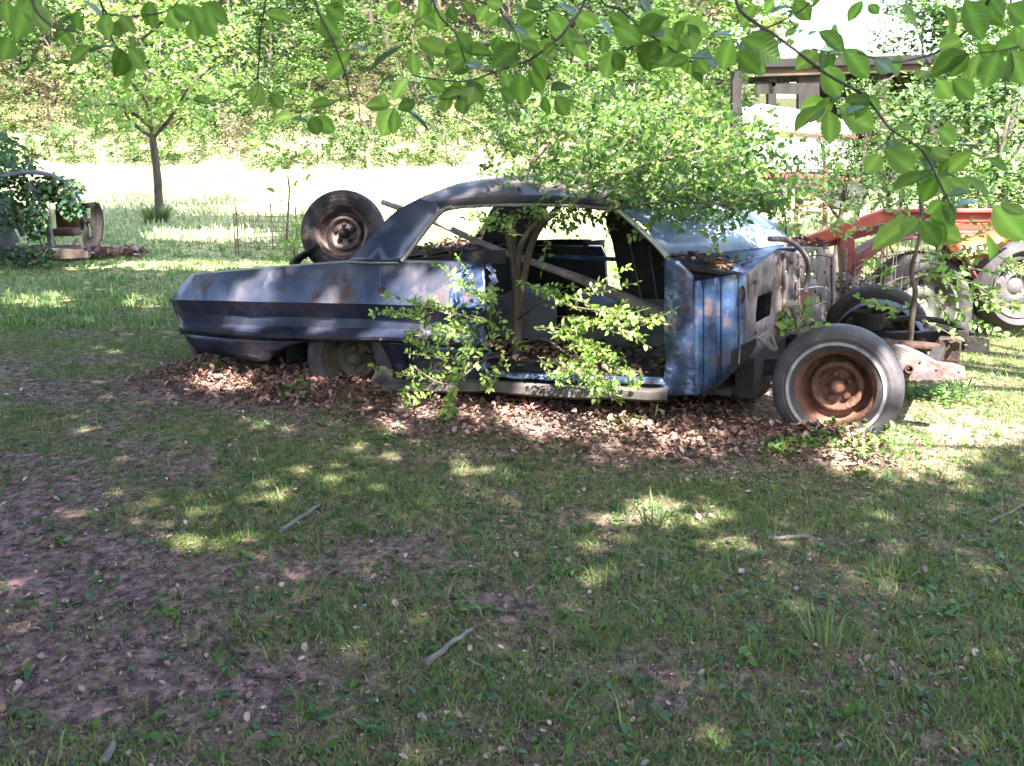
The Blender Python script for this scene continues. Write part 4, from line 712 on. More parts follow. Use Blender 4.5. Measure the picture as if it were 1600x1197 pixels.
for cx, cy, rx, ry, y0, y1, k in [(900, 235, 120, 70, -.7, .8, 70), (1060, 235, 110, 65, -.7, .9, 80), (830, 290, 60, 30, -.8, 0, 24), (1130, 300, 60, 40, -.8, .3, 30), (1000, 305, 90, 24, -.9, -.3, 40), (1080, 310, 90, 26, -.9, -.4, 26), (950, 180, 120, 25, -.4, .8, 30), (860, 340, 60, 18, -.9, -.5, 12), (800, 200, 60, 50, .2, 1.2, 16), (1160, 250, 40, 60, -.3, .8, 20), (1180, 330, 40, 26, -.8, -.3, 8)]:
    for i in range(int(k * 2.0)):
        a = random.random() * 6.28; r = math.sqrt(random.random()); px, py = cx + rx * r * math.cos(a), cy + ry * r * math.sin(a); p = cp(px, py, random.uniform(y0, y1)); ST.append((p, (EX * random.uniform(-.5, 1) + EY * random.uniform(-1, .7) + Vector((0, 0, random.uniform(-.25, .5)))))); LN.append(random.uniform(.15, .4))
P, A, Nn, sz, lines = sprays(ST, LN, .044); V, F, k = leafarr(P, A, Nn, sz, LO); LCOL = [(.12, .22, .05), (.17, .28, .07), (.07, .14, .04), (.22, .31, .09), (.10, .17, .08)]
tag(npmesh('foliage', V, F, LEAF, tints(len(P), k, LCOL, .3), sh), kind='stuff')
q = MB()
for l in lines: q.tube(l[::3] + [l[-1]], .0018, 4, False)
tag(q.build('shoot', STEM, sh), kind='stuff')
# low sprays hanging out of the door opening: pixel start -> end on a plane near the car side
low = [((840, 490), (1000, 488), -1.25), ((860, 500), (1005, 520), -1.3), ((850, 530), (950, 545), -1.25), ((870, 540), (1005, 552), -1.3), ((880, 560), (960, 590), -1.3), ((890, 560), (940, 620), -1.35), ((850, 550), (900, 600), -1.25), ((830, 470), (960, 462), -1.15), ((950, 480), (1000, 520), -1.3), ((860, 575), (972, 572), -1.3),
       ((800, 520), (690, 510), -1.2), ((790, 500), (620, 462), -1.25), ((700, 500), (600, 488), -1.3), ((780, 560), (650, 510), -1.25), ((760, 580), (640, 540), -1.3), ((740, 590), (620, 590), -1.35), ((720, 560), (690, 640), -1.35), ((700, 590), (705, 650), -1.4), ((690, 600), (640, 620), -1.4), ((760, 480), (720, 560), -1.2), ((770, 430), (760, 560), -1.15), ((790, 440), (730, 470), -1.1), ((800, 450), (880, 450), -1.1),
       ((820, 520), (900, 515), -1.2), ((820, 560), (880, 585), -1.2), ((780, 480), (700, 440), -1.2), ((840, 360), (760, 350), -.95), ((830, 320), (740, 350), -.95), ((880, 600), (965, 600), -1.4), ((740, 500), (660, 530), -1.2), ((800, 570), (760, 600), -1.2)]
sp_ = []; ln_ = []
for a, b_, y in low:
    for rep in range(3):
        p, q2 = cp(a[0] + (b_[0] - a[0]) * random.uniform(0, .6), a[1] + (b_[1] - a[1]) * random.uniform(0, .6) + random.uniform(-14, 14), y + random.uniform(-.08, .25)), cp(b_[0] + random.uniform(-15, 15), b_[1] + random.uniform(-12, 12), y + random.uniform(-.2, .1)); sp_.append((p, q2 - p)); ln_.append((q2 - p).length * 1.1)
P, A, Nn, sz, lines = sprays(sp_, ln_, .034, .0, .024)
order = rng.permutation(len(P)); big = order[:290]; rest = order[290:]
V, F, k = leafarr(P[rest], A[rest], Nn[rest], sz[rest], LO); L2 = [(.20, .32, .07), (.27, .38, .10), (.14, .24, .06)]; tag(npmesh('foliage', V, F, LEAF, tints(len(rest), k, L2, .3), sh), kind='stuff')
q = MB()
for l in lines: q.tube(l, .0016, 4, False)
tag(q.build('shoot', STEM, sh), kind='stuff')
lm = []
for i in range(8): V, F, k = leafarr(np.zeros((1, 3)), np.array([[1., 0, 0]]), np.array([[0, 0, 1.]]), np.array([1.]), LO); lm.append(npmesh('_', V, F, LEAF, tints(1, k, L2, .3)))
def leafobj(me, p, a, n, s, parent, wd=1):
    o = bpy.data.objects.new('leaf', me); COL.objects.link(o); o.parent = parent; a = Vector(a).normalized(); b_ = Vector(n).cross(a).normalized(); n = a.cross(b_)
    M = Matrix((a * s, b_ * s * wd, n * s)).transposed().to_4x4(); M.translation = Vector(p); o.matrix_local = M; return o
for i in big: leafobj(lm[i % 8], P[i], A[i], Nn[i], sz[i], sh)
# ================================================================ OVERHANGING BRANCHES WITH LARGE OVAL LEAVES
def bigleaf(col, fold, curl, seed):
    n = 9; V = []; F = []; w_ = [0, .13, .24, .30, .325, .31, .25, .14, 0]
    for i in range(n):
        u = i / (n - 1); z = -curl * u * u + .01 * math.sin(seed + u * 5)
        for s in (-1, -.5, 0, .5, 1): V.append((u, s * w_[i], z + fold * abs(s) * w_[i] + .012 * math.sin(u * 22) * abs(s) - .02 * (s == 0) * (0 < i < n - 1)))
    for i in range(n - 1):
        for j in range(4): a = i * 5 + j; F.append((a, a + 1, a + 6, a + 5))
    V += [(-.13, -.008, .02), (-.13, .008, .02)]
    me = bpy.data.meshes.new('leaf'); me.from_pydata(V, [], F + [(45, 46, 3, 1)][:0] + [(45, 46, 2)]); c = me.attributes.new('tint', 'FLOAT_COLOR', 'POINT'); nv = len(V); rr_ = np.ones((nv, 4), np.float32)
    for i in range(nv): k_ = 1.0 if i >= 45 or i % 5 != 2 else 1.6; rr_[i, :3] = np.array(col) * k_ * (.93 + .14 * rng.random())
    c.data.foreach_set('color', rr_.ravel()); me.materials.append(BIGLEAF if seed != 99 else SKYLEAF); me.shade_smooth(); return me
def veinleaf(name, trans, rough, tc_, spec):
    m = leafmat(name, trans, rough, tc_, spec); t = m.node_tree; L = t.links.new; tc = _n(t, 'ShaderNodeTexCoord'); mp = _n(t, 'ShaderNodeMapping'); mp.inputs['Rotation'].default_value = (0, 0, 0)
    sx = _n(t, 'ShaderNodeSeparateXYZ'); L(tc.outputs['Object'], sx.inputs[0]); ab = _n(t, 'ShaderNodeMath', operation='ABSOLUTE'); L(sx.outputs[1], ab.inputs[0]); ma = _n(t, 'ShaderNodeMath', operation='MULTIPLY_ADD'); L(ab.outputs[0], ma.inputs[0]); ma.inputs[1].default_value = -.8; L(sx.outputs[0], ma.inputs[2])
    mu = _n(t, 'ShaderNodeMath', operation='MULTIPLY'); L(ma.outputs[0], mu.inputs[0]); mu.inputs[1].default_value = 56; sn = _n(t, 'ShaderNodeMath', operation='SINE'); L(mu.outputs[0], sn.inputs[0]); bp = _n(t, 'ShaderNodeBump'); bp.inputs['Strength'].default_value = .4; bp.inputs['Distance'].default_value = .004; L(sn.outputs[0], bp.inputs['Height']); L(bp.outputs[0], t.nodes['Principled BSDF'].inputs['Normal']); return m
BIGLEAF = veinleaf('overhanging_leaf', .68, .42, (1.2, 1.3, .6), .45); SKYLEAF = veinleaf('glossy_leaf', .25, .28, (1.1, 1.2, .6), .6)
LM = {'g': [bigleaf(c, f, cu, i) for i, (c, f, cu) in enumerate([((.20, .31, .08), .3, .2), ((.25, .36, .10), .15, .3), ((.14, .23, .055), .45, .1), ((.23, .33, .10), .2, -.1), ((.10, .175, .04), .25, .45)])],
      'd': [bigleaf((.14, .24, .06), .3, .2, 7), bigleaf((.17, .28, .07), .15, .1, 8)], 'b': [bigleaf((.15, .22, .16), .2, .15, 99), bigleaf((.12, .19, .13), .35, .05, 99)]}  # 'b' leaves are tinted blue-grey for the sky they reflect
TWIG = mat('dark_twig', [(.035, .028, .025), (.08, .065, .06)], 30, .85, bump=.3)
BR = {}
def overb(key, org, lab): e = empty('overhanging_branch', org); tag(e, lab, 'branch', 'large-leaved branches hanging into the top of the view'); BR[key] = (e, Vector(org))
overb('L', D(150, -120, 1.9), 'leafy branch tip hanging into the top left corner, darkest and blurriest leaves'); overb('M', D(480, -120, 2.3), 'thin drooping twigs with few leaves hanging left of centre above the rear deck'); overb('C', D(800, -120, 2.3), 'leafiest overhanging branch, above the cabin roof')
overb('N', D(1000, -120, 2.3), 'overhanging branch with crowded leaves between the bush and the white sky'); overb('R', D(1150, -120, 2.1), 'longest overhanging branch, slanting down to the right past the shed'); overb('S', D(1560, -120, 1.9), 'overhanging branch in the top right corner with broad dark leaves')
def twig(key, pts, dep, r=.0045):
    e, o = BR[key]; n_ = len(pts); P = wig([D(px, py, dep + .10 * math.sin(i * 1.1 + dep * 9)) - o for i, (px, py) in enumerate(pts)], 4); r *= .62; q = MB(); q.tube(P, [r * (1 - .6 * i / len(P)) for i in range(len(P))], 6); q.build('twig', TWIG, e, 60)
for key, pts, dep, r in [('R', [(1140, -120), (1145, -40), (1150, 0), (1165, 25), (1225, 65), (1290, 115), (1350, 150), (1390, 200), (1440, 235), (1470, 290), (1490, 330)], 2.1, .007), ('R', [(1150, 75), (1185, 50), (1232, 28), (1268, 0), (1290, -60)], 2.1, .004), ('R', [(1270, 76), (1300, 82), (1335, 78)], 2.1, .0035), ('R', [(1340, 140), (1365, 152), (1398, 155)], 2.1, .003),
                         ('R', [(1297, 118), (1298, 150), (1290, 166)], 2.1, .003), ('R', [(1396, 203), (1385, 222), (1366, 237)], 2.1, .003), ('R', [(1438, 228), (1470, 234), (1505, 237)], 2.1, .003), ('R', [(1464, 277), (1480, 273), (1492, 276)], 2.1, .003), ('R', [(1480, 305), (1458, 333), (1440, 343)], 2.1, .003),
                         ('C', [(930, -100), (914, 0), (885, 45), (867, 65), (826, 94), (780, 110), (732, 126), (690, 125), (646, 118)], 2.3, .006), ('C', [(660, -100), (680, 11), (710, 49), (725, 90), (734, 120)], 2.35, .0045), ('C', [(760, -100), (779, 8), (800, 41), (811, 68), (813, 101)], 2.25, .0045), ('C', [(690, -90), (672, 11), (650, 34), (631, 71)], 2.2, .004), ('C', [(734, 124), (728, 138), (722, 146)], 2.3, .003),
                         ('M', [(480, -100), (492, 0), (522, 68), (541, 120), (547, 147), (571, 165)], 2.4, .0045), ('M', [(546, 146), (520, 162), (489, 177)], 2.4, .003), ('M', [(425, -100), (415, 0), (406, 56), (404, 105), (395, 128), (335, 165), (300, 161)], 2.5, .0045), ('M', [(404, 110), (403, 140), (394, 163)], 2.5, .0025), ('M', [(406, 128), (430, 150), (455, 158)], 2.5, .002), ('M', [(335, 165), (290, 152), (258, 142)], 2.5, .002),
                         ('L', [(140, -80), (160, 12), (190, 24), (218, 25), (270, 12), (300, -40)], 1.9, .0045), ('L', [(170, 40), (180, 70), (205, 90), (225, 105)], 1.95, .003), ('L', [(60, -80), (50, 0), (80, 40), (120, 50)], 1.6, .005), ('L', [(160, 12), (165, 45), (180, 72)], 1.95, .003),
                         ('N', [(920, -80), (939, 0), (969, 15), (1006, 49), (1036, 68), (1074, 94), (1110, 90)], 2.3, .005), ('N', [(1036, 68), (1060, 43), (1075, 30)], 2.3, .003), ('N', [(1006, 52), (990, 72), (957, 80)], 2.3, .003), ('N', [(1000, 40), (1038, 68), (1068, 88), (1112, 92)], 2.2, .003), ('N', [(990, -80), (1000, 5), (1026, 26), (1044, 28)], 2.2, .003),
                         ('S', [(1560, -90), (1545, 0), (1513, 45), (1469, 79), (1430, 92), (1390, 97), (1340, 82)], 1.9, .006), ('S', [(1600, 70), (1560, 80), (1500, 85)], 1.8, .003), ('S', [(1620, -60), (1605, 40), (1600, 100), (1580, 130)], 1.8, .004)]: twig(key, pts, dep, r)
crop6 = [(345,190,210,285,'b'),(385,210,395,318,'g'),(400,165,545,240,'g'),(365,318,300,410,'g'),(440,240,465,280,'g'),(130,215,25,320,'d'),(180,215,140,180,'b'),(0,180,100,190,'g'),(330,0,290,60,'d'),(440,10,450,90,'g'),(540,30,560,70,'g'),(20,20,100,80,'g'),(0,60,80,160,'g'),(525,180,620,290,'g'),(560,290,660,260,'g'),(620,300,560,290,'g'),(450,330,520,380,'g'),(530,375,570,395,'b'),(340,310,250,335,'b'),(640,360,615,440,'g'),(600,400,590,470,'g'),(530,400,525,475,'g'),(490,400,400,430,'b'),(400,430,330,440,'g'),(300,440,190,430,'g'),(300,450,245,565,'g'),(310,450,310,560,'g'),(350,450,455,540,'b'),(270,440,260,395,'g'),(150,470,110,490,'g'),(700,20,660,90,'g'),(750,60,680,100,'g'),(740,150,740,230,'g'),(760,30,700,0,'g'),(800,20,870,60,'d'),(830,80,830,20,'b'),(820,100,900,60,'g'),(830,110,810,180,'g'),(830,140,910,155,'g'),(835,200,745,260,'d'),(835,300,840,430,'g'),(740,265,680,290,'b'),(780,355,735,345,'b'),(880,230,940,330,'g'),(870,290,930,380,'g'),(760,300,800,390,'g'),(750,370,810,420,'g'),(890,195,990,215,'g'),(980,170,900,200,'g'),(960,60,1040,170,'g'),(1010,130,960,60,'g'),(940,400,935,475,'g'),(960,380,1040,330,'g'),(980,400,1030,480,'g'),(990,395,1060,440,'b'),(1000,10,1070,60,'b'),(1060,50,1150,120,'g'),(1050,150,1110,245,'g'),(1040,160,1100,170,'g'),(1180,140,1180,220,'g'),(1200,60,1290,120,'g'),(1160,80,1220,140,'b'),(1250,200,1250,270,'g'),(1220,110,1330,170,'g'),(1340,60,1450,110,'g'),(1330,190,1400,240,'g'),(1300,220,1430,200,'g'),(1350,250,1450,260,'g'),(1500,170,1480,210,'g'),(1530,100,1600,190,'g'),(1560,260,1540,310,'g'),(1550,300,1600,330,'g'),(850,20,930,10,'g'),(900,100,860,150,'g'),(560,70,520,10,'g'),(640,60,600,10,'g')]
crop4 = [(0,70,140,110,'g'),(130,110,290,130,'g'),(200,130,230,210,'g'),(0,190,90,220,'g'),(60,230,20,300,'g'),(150,170,60,150,'g'),(200,230,180,300,'g'),(280,190,230,330,'g'),(380,160,340,290,'g'),(420,160,590,235,'d'),(400,220,500,300,'g'),(460,250,540,290,'g'),(300,140,400,140,'b'),(600,150,650,120,'g'),(640,0,710,80,'g'),(930,0,865,85,'d'),(700,150,740,120,'b'),(740,130,860,200,'d'),(850,200,960,320,'d'),(760,210,780,270,'g'),(760,270,840,400,'g'),(790,130,840,120,'g'),(600,160,540,200,'g'),(770,440,640,520,'g'),(785,460,800,590,'g'),(830,440,960,540,'g'),(940,440,860,460,'b'),(850,430,950,410,'g'),(1150,330,1200,280,'g'),(1040,260,1100,290,'g'),(1000,640,940,720,'g'),(1020,620,1150,710,'g'),(1220,710,1060,770,'d'),(1240,540,1320,590,'g'),(1320,600,1410,620,'b'),(1380,640,1280,700,'g'),(1440,660,1540,700,'d'),(1330,740,1470,800,'g'),(1290,740,1360,810,'g'),(1320,860,1420,820,'b'),(1160,915,970,990,'g'),(1160,915,1100,990,'g'),(1170,920,1250,1020,'g'),(1185,920,1330,1010,'g'),(1230,880,1320,980,'g'),(1470,850,1600,1010,'g'),(1500,850,1600,900,'g'),(1440,970,1480,1067,'g'),(1240,330,1300,420,'g'),(1300,330,1390,410,'g'),(1410,180,1500,280,'g'),(1280,280,1300,310,'b'),(1080,20,1180,90,'g'),(1270,20,1310,150,'g'),(1350,0,1440,150,'d'),(1460,0,1530,60,'d'),(1400,0,1520,90,'g'),(1600,170,1470,210,'d'),(1600,260,1550,290,'g'),(1240,200,1340,170,'g'),(480,20,420,90,'g'),(540,60,620,20,'b'),(560,0,520,50,'g'),(1000,60,950,20,'g'),(1560,100,1610,200,'d'),(1530,20,1610,90,'g')]
crop5 = [(120,0,60,160,'d'),(180,0,50,60,'d'),(40,150,10,250,'d'),(0,150,50,240,'d'),(250,110,290,190,'d'),(350,0,440,95,'b'),(300,70,200,110,'g'),(330,50,300,130,'g'),(380,190,285,250,'d'),(480,190,370,200,'b'),(550,150,555,200,'d'),(480,190,500,280,'g'),(530,200,610,280,'g'),(620,0,620,110,'g'),(700,40,740,110,'g'),(720,30,800,80,'g'),(800,80,810,170,'g'),(800,20,880,150,'d'),(830,10,950,100,'g'),(860,40,900,140,'g'),(1100,60,1220,80,'g'),(1120,80,1130,130,'g'),(1370,60,1420,90,'g'),(1300,90,1410,150,'g'),(1430,20,1380,10,'g'),(1340,180,1430,190,'g'),(1455,220,1360,310,'d'),(1220,485,1130,490,'g'),(1210,490,1285,510,'b'),(1290,485,1330,555,'g'),(1300,485,1390,545,'d'),(1350,430,1380,440,'g'),(1570,130,1540,135,'g'),(1500,110,1520,130,'g'),(20,0,30,90,'d'),(90,40,210,90,'g')]
def putleaves(lst, ox, oy, sc_):
    for bx, by, tx, ty, tone in lst:
        x0, y0, x1, y1 = ox + bx / sc_, oy + by / sc_, ox + tx / sc_, oy + ty / sc_
        key = 'L' if x0 < 365 else 'M' if x0 < 580 else 'C' if x0 < 915 else 'N' if x0 < 1135 else 'S' if (y0 < 110 and x0 > 1395) or x0 > 1560 else 'R'
        dep = {'L': 1.9, 'M': 2.4, 'C': 2.3, 'N': 2.3, 'S': 1.9, 'R': 2.1}[key] + random.uniform(-.12, .12); e, o = BR[key]; p = D(x0, y0, dep); q2 = D(x1, y1, dep + random.uniform(-.025, .025)); a = q2 - p; ln = a.length
        view = (EYE - p).normalized(); n_ = view * random.uniform(.6, 1) + Vector((random.uniform(-.6, .6), random.uniform(-.3, .5), random.uniform(.0, .9))); wd = random.uniform(.85, 1.15)
        if tone == 'b': n_ = view * .5 + Vector((random.uniform(-.3, .3), .3, .8))
        if ln < .055: wd *= 1.25
        leafobj(random.choice(LM[tone]), p - o, a, n_, ln * 1.04, e, wd)
putleaves(crop6, 500, 0, 2.667); putleaves(crop4, 1000, 0, 2.667); putleaves(crop5, 0, 0, 2.66)
for key, cx, cy, rx, ry, k in [('C', 760, 60, 150, 60, 34), ('N', 1010, 60, 120, 60, 22), ('M', 520, 40, 60, 50, 8), ('R', 1330, 170, 60, 60, 34), ('L', 250, 30, 90, 30, 8), ('S', 1540, 60, 60, 60, 14), ('N', 1100, 90, 60, 40, 8)]:
    tw = [c for c in BR[key][0].children if c.name.startswith('twig')]; o = BR[key][1]
    for i in range(k):
        me = random.choice(tw).data; v = Vector(me.vertices[random.randrange(len(me.vertices))].co) + o
        if not (0 < v.z): continue
        a = Vector((random.uniform(-1, 1), random.uniform(-.4, .4), random.uniform(-1, .3))).normalized(); view = (EYE - v).normalized(); leafobj(random.choice(LM[random.choice('ggggdb')]), v - o, a, view * random.uniform(.3, 1) + Vector((random.uniform(-.6, .6), 0, random.uniform(.2, 1))), random.uniform(.035, .07), BR[key][0], random.uniform(.85, 1.2))
# ================================================================ SMALL GROWTH NEAR THE FRONT OF THE WRECK
def sapling(name, lab, pts, dep, r, splist, lsz, cols, cat='sapling', stemmat=None):
    o = G(*pts[0]) if dep is None else D(*pts[0], dep); e = empty(name, o); tag(e, lab, cat); dd = o.y; P = wig([D(px, py, dd + .03 * math.sin(i * 2)) - o for i, (px, py) in enumerate(pts)], 5); q = MB(); q.tube(P, [r * (1 - .6 * i / len(P)) for i in range(len(P))], 7); q.build('stem', stemmat or STEM, e, 60)
    SS = []; LL = []
    for x0, y0, x1, y1 in splist: p = D(x0, y0, dd) - o; q2 = D(x1, y1, dd + random.uniform(-.3, .3)) - o; SS.append((p, q2 - p)); LL.append((q2 - p).length)
    P, A, Nn, sz, lines = sprays(SS, LL, lsz, .0, lsz * .7); V, F, k = leafarr(P, A, Nn, sz, LO); tag(npmesh('foliage', V, F, LEAF, tints(len(P), k, cols, .3), e), kind='stuff')
    q = MB(); [q.tube(l, .003, 4, False) for l in lines]; tag(q.build('shoot', STEM, e), kind='stuff'); return e
YL = [(.18, .28, .08), (.23, .33, .10), (.13, .21, .06)]
sapling('sapling', 'crooked thin-stemmed sapling rising behind the front wheel of the blue wreck', [(1414, 585), (1420, 545), (1425, 500), (1430, 455), (1424, 425), (1432, 390), (1440, 350), (1437, 300), (1430, 260)], 5.9, .020,
        [(1430, 440, 1380, 448), (1424, 480, 1362, 480), (1424, 485, 1345, 476), (1440, 405, 1490, 425), (1430, 425, 1530, 430), (1440, 430, 1560, 450), (1430, 460, 1510, 480), (1440, 460, 1560, 500), (1450, 430, 1590, 420), (1460, 470, 1540, 540), (1470, 440, 1600, 470), (1440, 390, 1520, 400), (1520, 420, 1600, 440), (1500, 460, 1600, 480), (1440, 350, 1380, 320), (1438, 330, 1500, 300), (1436, 300, 1370, 290), (1434, 280, 1480, 250), (1430, 300, 1340, 340), (1440, 500, 1500, 520), (1500, 400, 1600, 380), (1520, 440, 1610, 500), (1480, 380, 1560, 350), (1560, 400, 1630, 430), (1540, 460, 1610, 450), (1500, 350, 1600, 330), (1470, 340, 1400, 360), (1540, 380, 1480, 420), (1400, 430, 1350, 400), (1500, 430, 1440, 400), (1400, 360, 1330, 370), (1600, 470, 1540, 500), (1450, 470, 1400, 500)], .05, YL)
sapling('sapling', 'small leafy shoot growing through the axle in front of the firewall', [(1250, 540), (1245, 515), (1240, 490)], 5.2, .008, [(1245, 490, 1275, 520), (1242, 488, 1300, 505), (1245, 495, 1235, 520), (1250, 500, 1268, 480), (1245, 500, 1225, 490)], .06, YL)
sapling('sapling', 'vine-like green shoots hanging between the cabin bush and the red wagon', [(1225, 400), (1228, 350), (1222, 300), (1235, 240)], 7.6, .008, [(1225, 360, 1210, 300), (1228, 330, 1270, 320), (1225, 300, 1190, 270), (1228, 280, 1280, 270), (1235, 260, 1290, 240), (1230, 340, 1265, 365), (1200, 300, 1160, 330), (1260, 300, 1330, 300), (1250, 330, 1330, 350), (1270, 260, 1340, 280), (1280, 300, 1340, 330), (1270, 340, 1320, 370), (1240, 250, 1200, 230), (1300, 280, 1380, 300), (1320, 330, 1390, 320)], .06, YL)
sapling('sapling', 'pale thin sapling standing inside the low wire cage', [(447, 400), (449, 350), (452, 300), (450, 270), (456, 245)], None, .018, [(450, 260, 475, 240), (450, 262, 425, 255), (450, 256, 440, 240), (452, 300, 480, 280), (451, 320, 430, 300)], .14, YL, stemmat=PALE)
sapling('sapling', 'leafy suckers crowding inside the wire cage behind the spare wheel', [(462, 408), (460, 380), (468, 350)], None, .01, [(460, 400, 430, 370), (462, 400, 480, 360), (460, 400, 450, 350), (465, 405, 440, 395), (460, 395, 475, 340), (455, 405, 420, 400), (470, 400, 490, 380)], .10, L2)
# tall blade at the sill and seedlings
q = MB(); o = G(1022, 660); P = [D(px, py, o.y) - o for px, py in [(1022, 660), (1028, 630), (1033, 612), (1036, 600)]]; q.grid([[p + Vector((w__, 0, 0)) for w__ in (-.006 * (1 - i / 4), 0, .006 * (1 - i / 4))] for i, p in enumerate(wig(P, 3)[:9])][:9]); 
me = q.build('leaf_blade', mat('pale_green_blade', [(.15, .24, .07), (.24, .34, .12)], 8, .5), None); me.location = o; tag(me, 'single long pale grass blade standing against the front end of the sill', 'grass blade')
# ================================================================ WIRE CAGE, LEFT WRECK, WAGON, SHED
WIRE = mat('rusty_wire', [(.10, .07, .055), (.20, .15, .13)], 20, .7, .3)
c0 = G(428, 402); wc = empty('wire_cage', c0); tag(wc, 'low rusty wire mesh cage around the pale sapling behind the tail of the blue wreck', 'cage')
def mesh_wall(q, path, h, nx_, nz, r):
    path = [Vector(p) for p in path]
    for k in range(nz): z = Vector((0, 0, h * k / (nz - 1))); q.tube([p + z + Vector((0, 0, .012 * math.sin(i + k))) for i, p in enumerate(path)], r, 4, False)
    for i in range(nx_ + 1): t = i / nx_ * (len(path) - 1); j = min(int(t), len(path) - 2); p = path[j].lerp(path[j + 1], t - j); q.tube([p, p + Vector((.01 * math.sin(i * 3), 0, h))], r, 4, False)
q = MB(); cr_ = [Vector((.62 * math.cos(a), .5 * math.sin(a) + .3, .0)) for a in [2 * math.pi * k / 20 for k in range(21)]]; mesh_wall(q, cr_, .60, 40, 9, .0035); q.build('wire_mesh', WIRE, wc)
for k in (0, 6, 12, 17): q = MB(); q.tube([cr_[k] - Vector((0, 0, .05)), cr_[k] + Vector((0, 0, .72))], .012, 6); q.build('stake', WIRE, wc)
# --- wreck at the left edge
lw = Vector(G(75, 408)); LW = empty('overgrown_car', lw); tag(LW, 'overgrown purple-grey wreck at the left edge with one door hanging open', 'car')
def lp(px, py, dy=0): return D(px, py, lw.y + dy) - lw
LGP = mat('mottled_lilac_paint', [(.05, .045, .065), (.11, .10, .14), (.20, .18, .23)], 5, .5, .1, bump=.2, rust=(.18, .10, .08), rustamt=.55, rscale=5)
def bulge(amp, y0): return lambda v: Vector((v.x, v.y - amp * math.sin(max(0, min(1, v.z / .9)) * math.pi), v.z))
arch = [lp(38 - 0 + 30 * math.cos(a) - 32, 432 + 32 * math.sin(a) * -1, -.9) for a in [R(8 + 20 * k) for k in range(9)]]
sheet('fender', [lp(px, py, -.9) for px, py in [(-60, 318), (-20, 312), (6, 318), (22, 345), (34, 370), (42, 398), (46, 425), (44, 432)]] + [lp(6 + 34 * math.cos(R(a)), 436 - 34 * math.sin(R(a)), -.9) for a in range(10, 180, 17)] + [lp(-60, 440, -.9)], [], LGP, LW, .03, bulge(.12, 0), 2, 40)
q = MB(); q.tube([lp(6 + 36 * math.cos(R(a)), 436 - 36 * math.sin(R(a)), -.93) for a in range(0, 181, 15)], .022, 6); q.build('wheel_lip', LGP, LW, 60)
q = MB(); q.grid([[lp(px, py, -.9) for px, py in [(-60, 318), (-20, 312), (6, 318), (22, 345), (34, 370)]], [lp(px, py, .3) for px, py in [(-40, 300), (0, 304), (20, 310), (40, 330), (52, 350)]]]); q.build('hood', LGP, LW, 40, solid=.02)
roofp = [(-30, 282), (0, 274), (30, 268), (62, 268), (90, 276), (112, 292), (128, 316), (134, 330)]
q = MB(); q.grid([wig([lp(px, py + 4, -.75) for px, py in roofp], 3), wig([lp(px, py, -.3) for px, py in roofp], 3), wig([lp(px, py, .5) for px, py in roofp], 3)]); q.build('roof', LGP, LW, 60, solid=.03)
q = MB(); q.beam(lp(44, 285, -.8), lp(74, 330, -.85), .06, .05); q.beam(lp(74, 328, -.85), lp(80, 386, -.85), .08, .06); q.build('centre_pillar', LGP, LW, bevel=.01)
q = MB(); q.beam(lp(-10, 300, .3), lp(-30, 345, .3), .05, .05); q.build('front_pillar', LGP, LW)
sheet('sill', [lp(px, py, -.88) for px, py in [(40, 398), (80, 388), (120, 390), (140, 392), (140, 402), (100, 404), (44, 415)]], [], DUSTY, LW, .1)
q = MB(); q.add([lp(80, 392, -.8), lp(128, 392, -.8), lp(126, 384, .7), (lp(84, 384, .7))], [(0, 1, 2, 3)]); q.build('floor_pan', RUST, LW, solid=.03)
q = MB(); q.beam(lp(86, 362, .2), lp(126, 362, .2), .42, .10); q.beam(lp(88, 345, .5), lp(124, 345, .5), .1, .34); q.build('seat', mat('orange_rust_seat', [(.07, .03, .02), (.16, .075, .05)], 6, .9, bump=.5), LW, bevel=.04)
q = MB(); q.beam(lp(128, 318, .5), lp(134, 384, .5), .05, .05); q.beam(lp(90, 340, .75), lp(128, 338, .75), .03, .4); q.build('far_side', DARK, LW)
do = empty('open_door', (0, 0, 0), 0, LW); dp = [(126, 318), (150, 315), (156, 325), (158, 345), (157, 370), (152, 383), (132, 387), (127, 360)]
sheet('door_shell', [lp(px, py, -.95) for px, py in dp], [[lp(px, py, -.95) for px, py in [(134, 326), (142, 325), (143, 340), (136, 342)]], [lp(px, py, -.95) for px, py in [(137, 350), (143, 349), (144, 368), (139, 372)]]], DARK, do, .03)
sheet('door_skin', [lp(px, py, -.97) + Vector((.02, -.02, 0)) for px, py in [(149, 316), (153, 318), (158, 330), (160, 348), (158, 370), (152, 384), (149, 384), (152, 350)]], [], DARK, do, .05)
q = MB(); q.beam(lp(128, 320, -.93), lp(132, 386, -.93), .04, .04); q.build('hinge_edge', LGP, do)
v0 = LW.location; vine = empty('vine', v0); tag(vine, 'dark green vine draped over the roof and fender of the purple-grey wreck', 'vine')
n = 3400; bl = []
for cx, cy, rx, ry, y0, y1, k in [(20, 300, 60, 24, -1, .4, 520), (90, 295, 36, 18, -1.0, .2, 420), (8, 345, 22, 30, -1.2, -.9, 100), (56, 345, 20, 30, -1.1, -.8, 170), (40, 395, 50, 16, -1.2, -.8, 130), (112, 325, 18, 14, -1.1, -.7, 110), (0, 260, 60, 20, -.5, .8, 420), (70, 410, 14, 10, -1.3, -1.0, 50), (-10, 235, 50, 30, .3, 1.5, 420)]:
    a = rng.random(k) * 6.28; r = np.sqrt(rng.random(k))
    for i in range(k): bl.append(tuple(lp(cx + rx * r[i] * math.cos(a[i]), cy + ry * r[i] * math.sin(a[i]), random.uniform(y0, y1))))
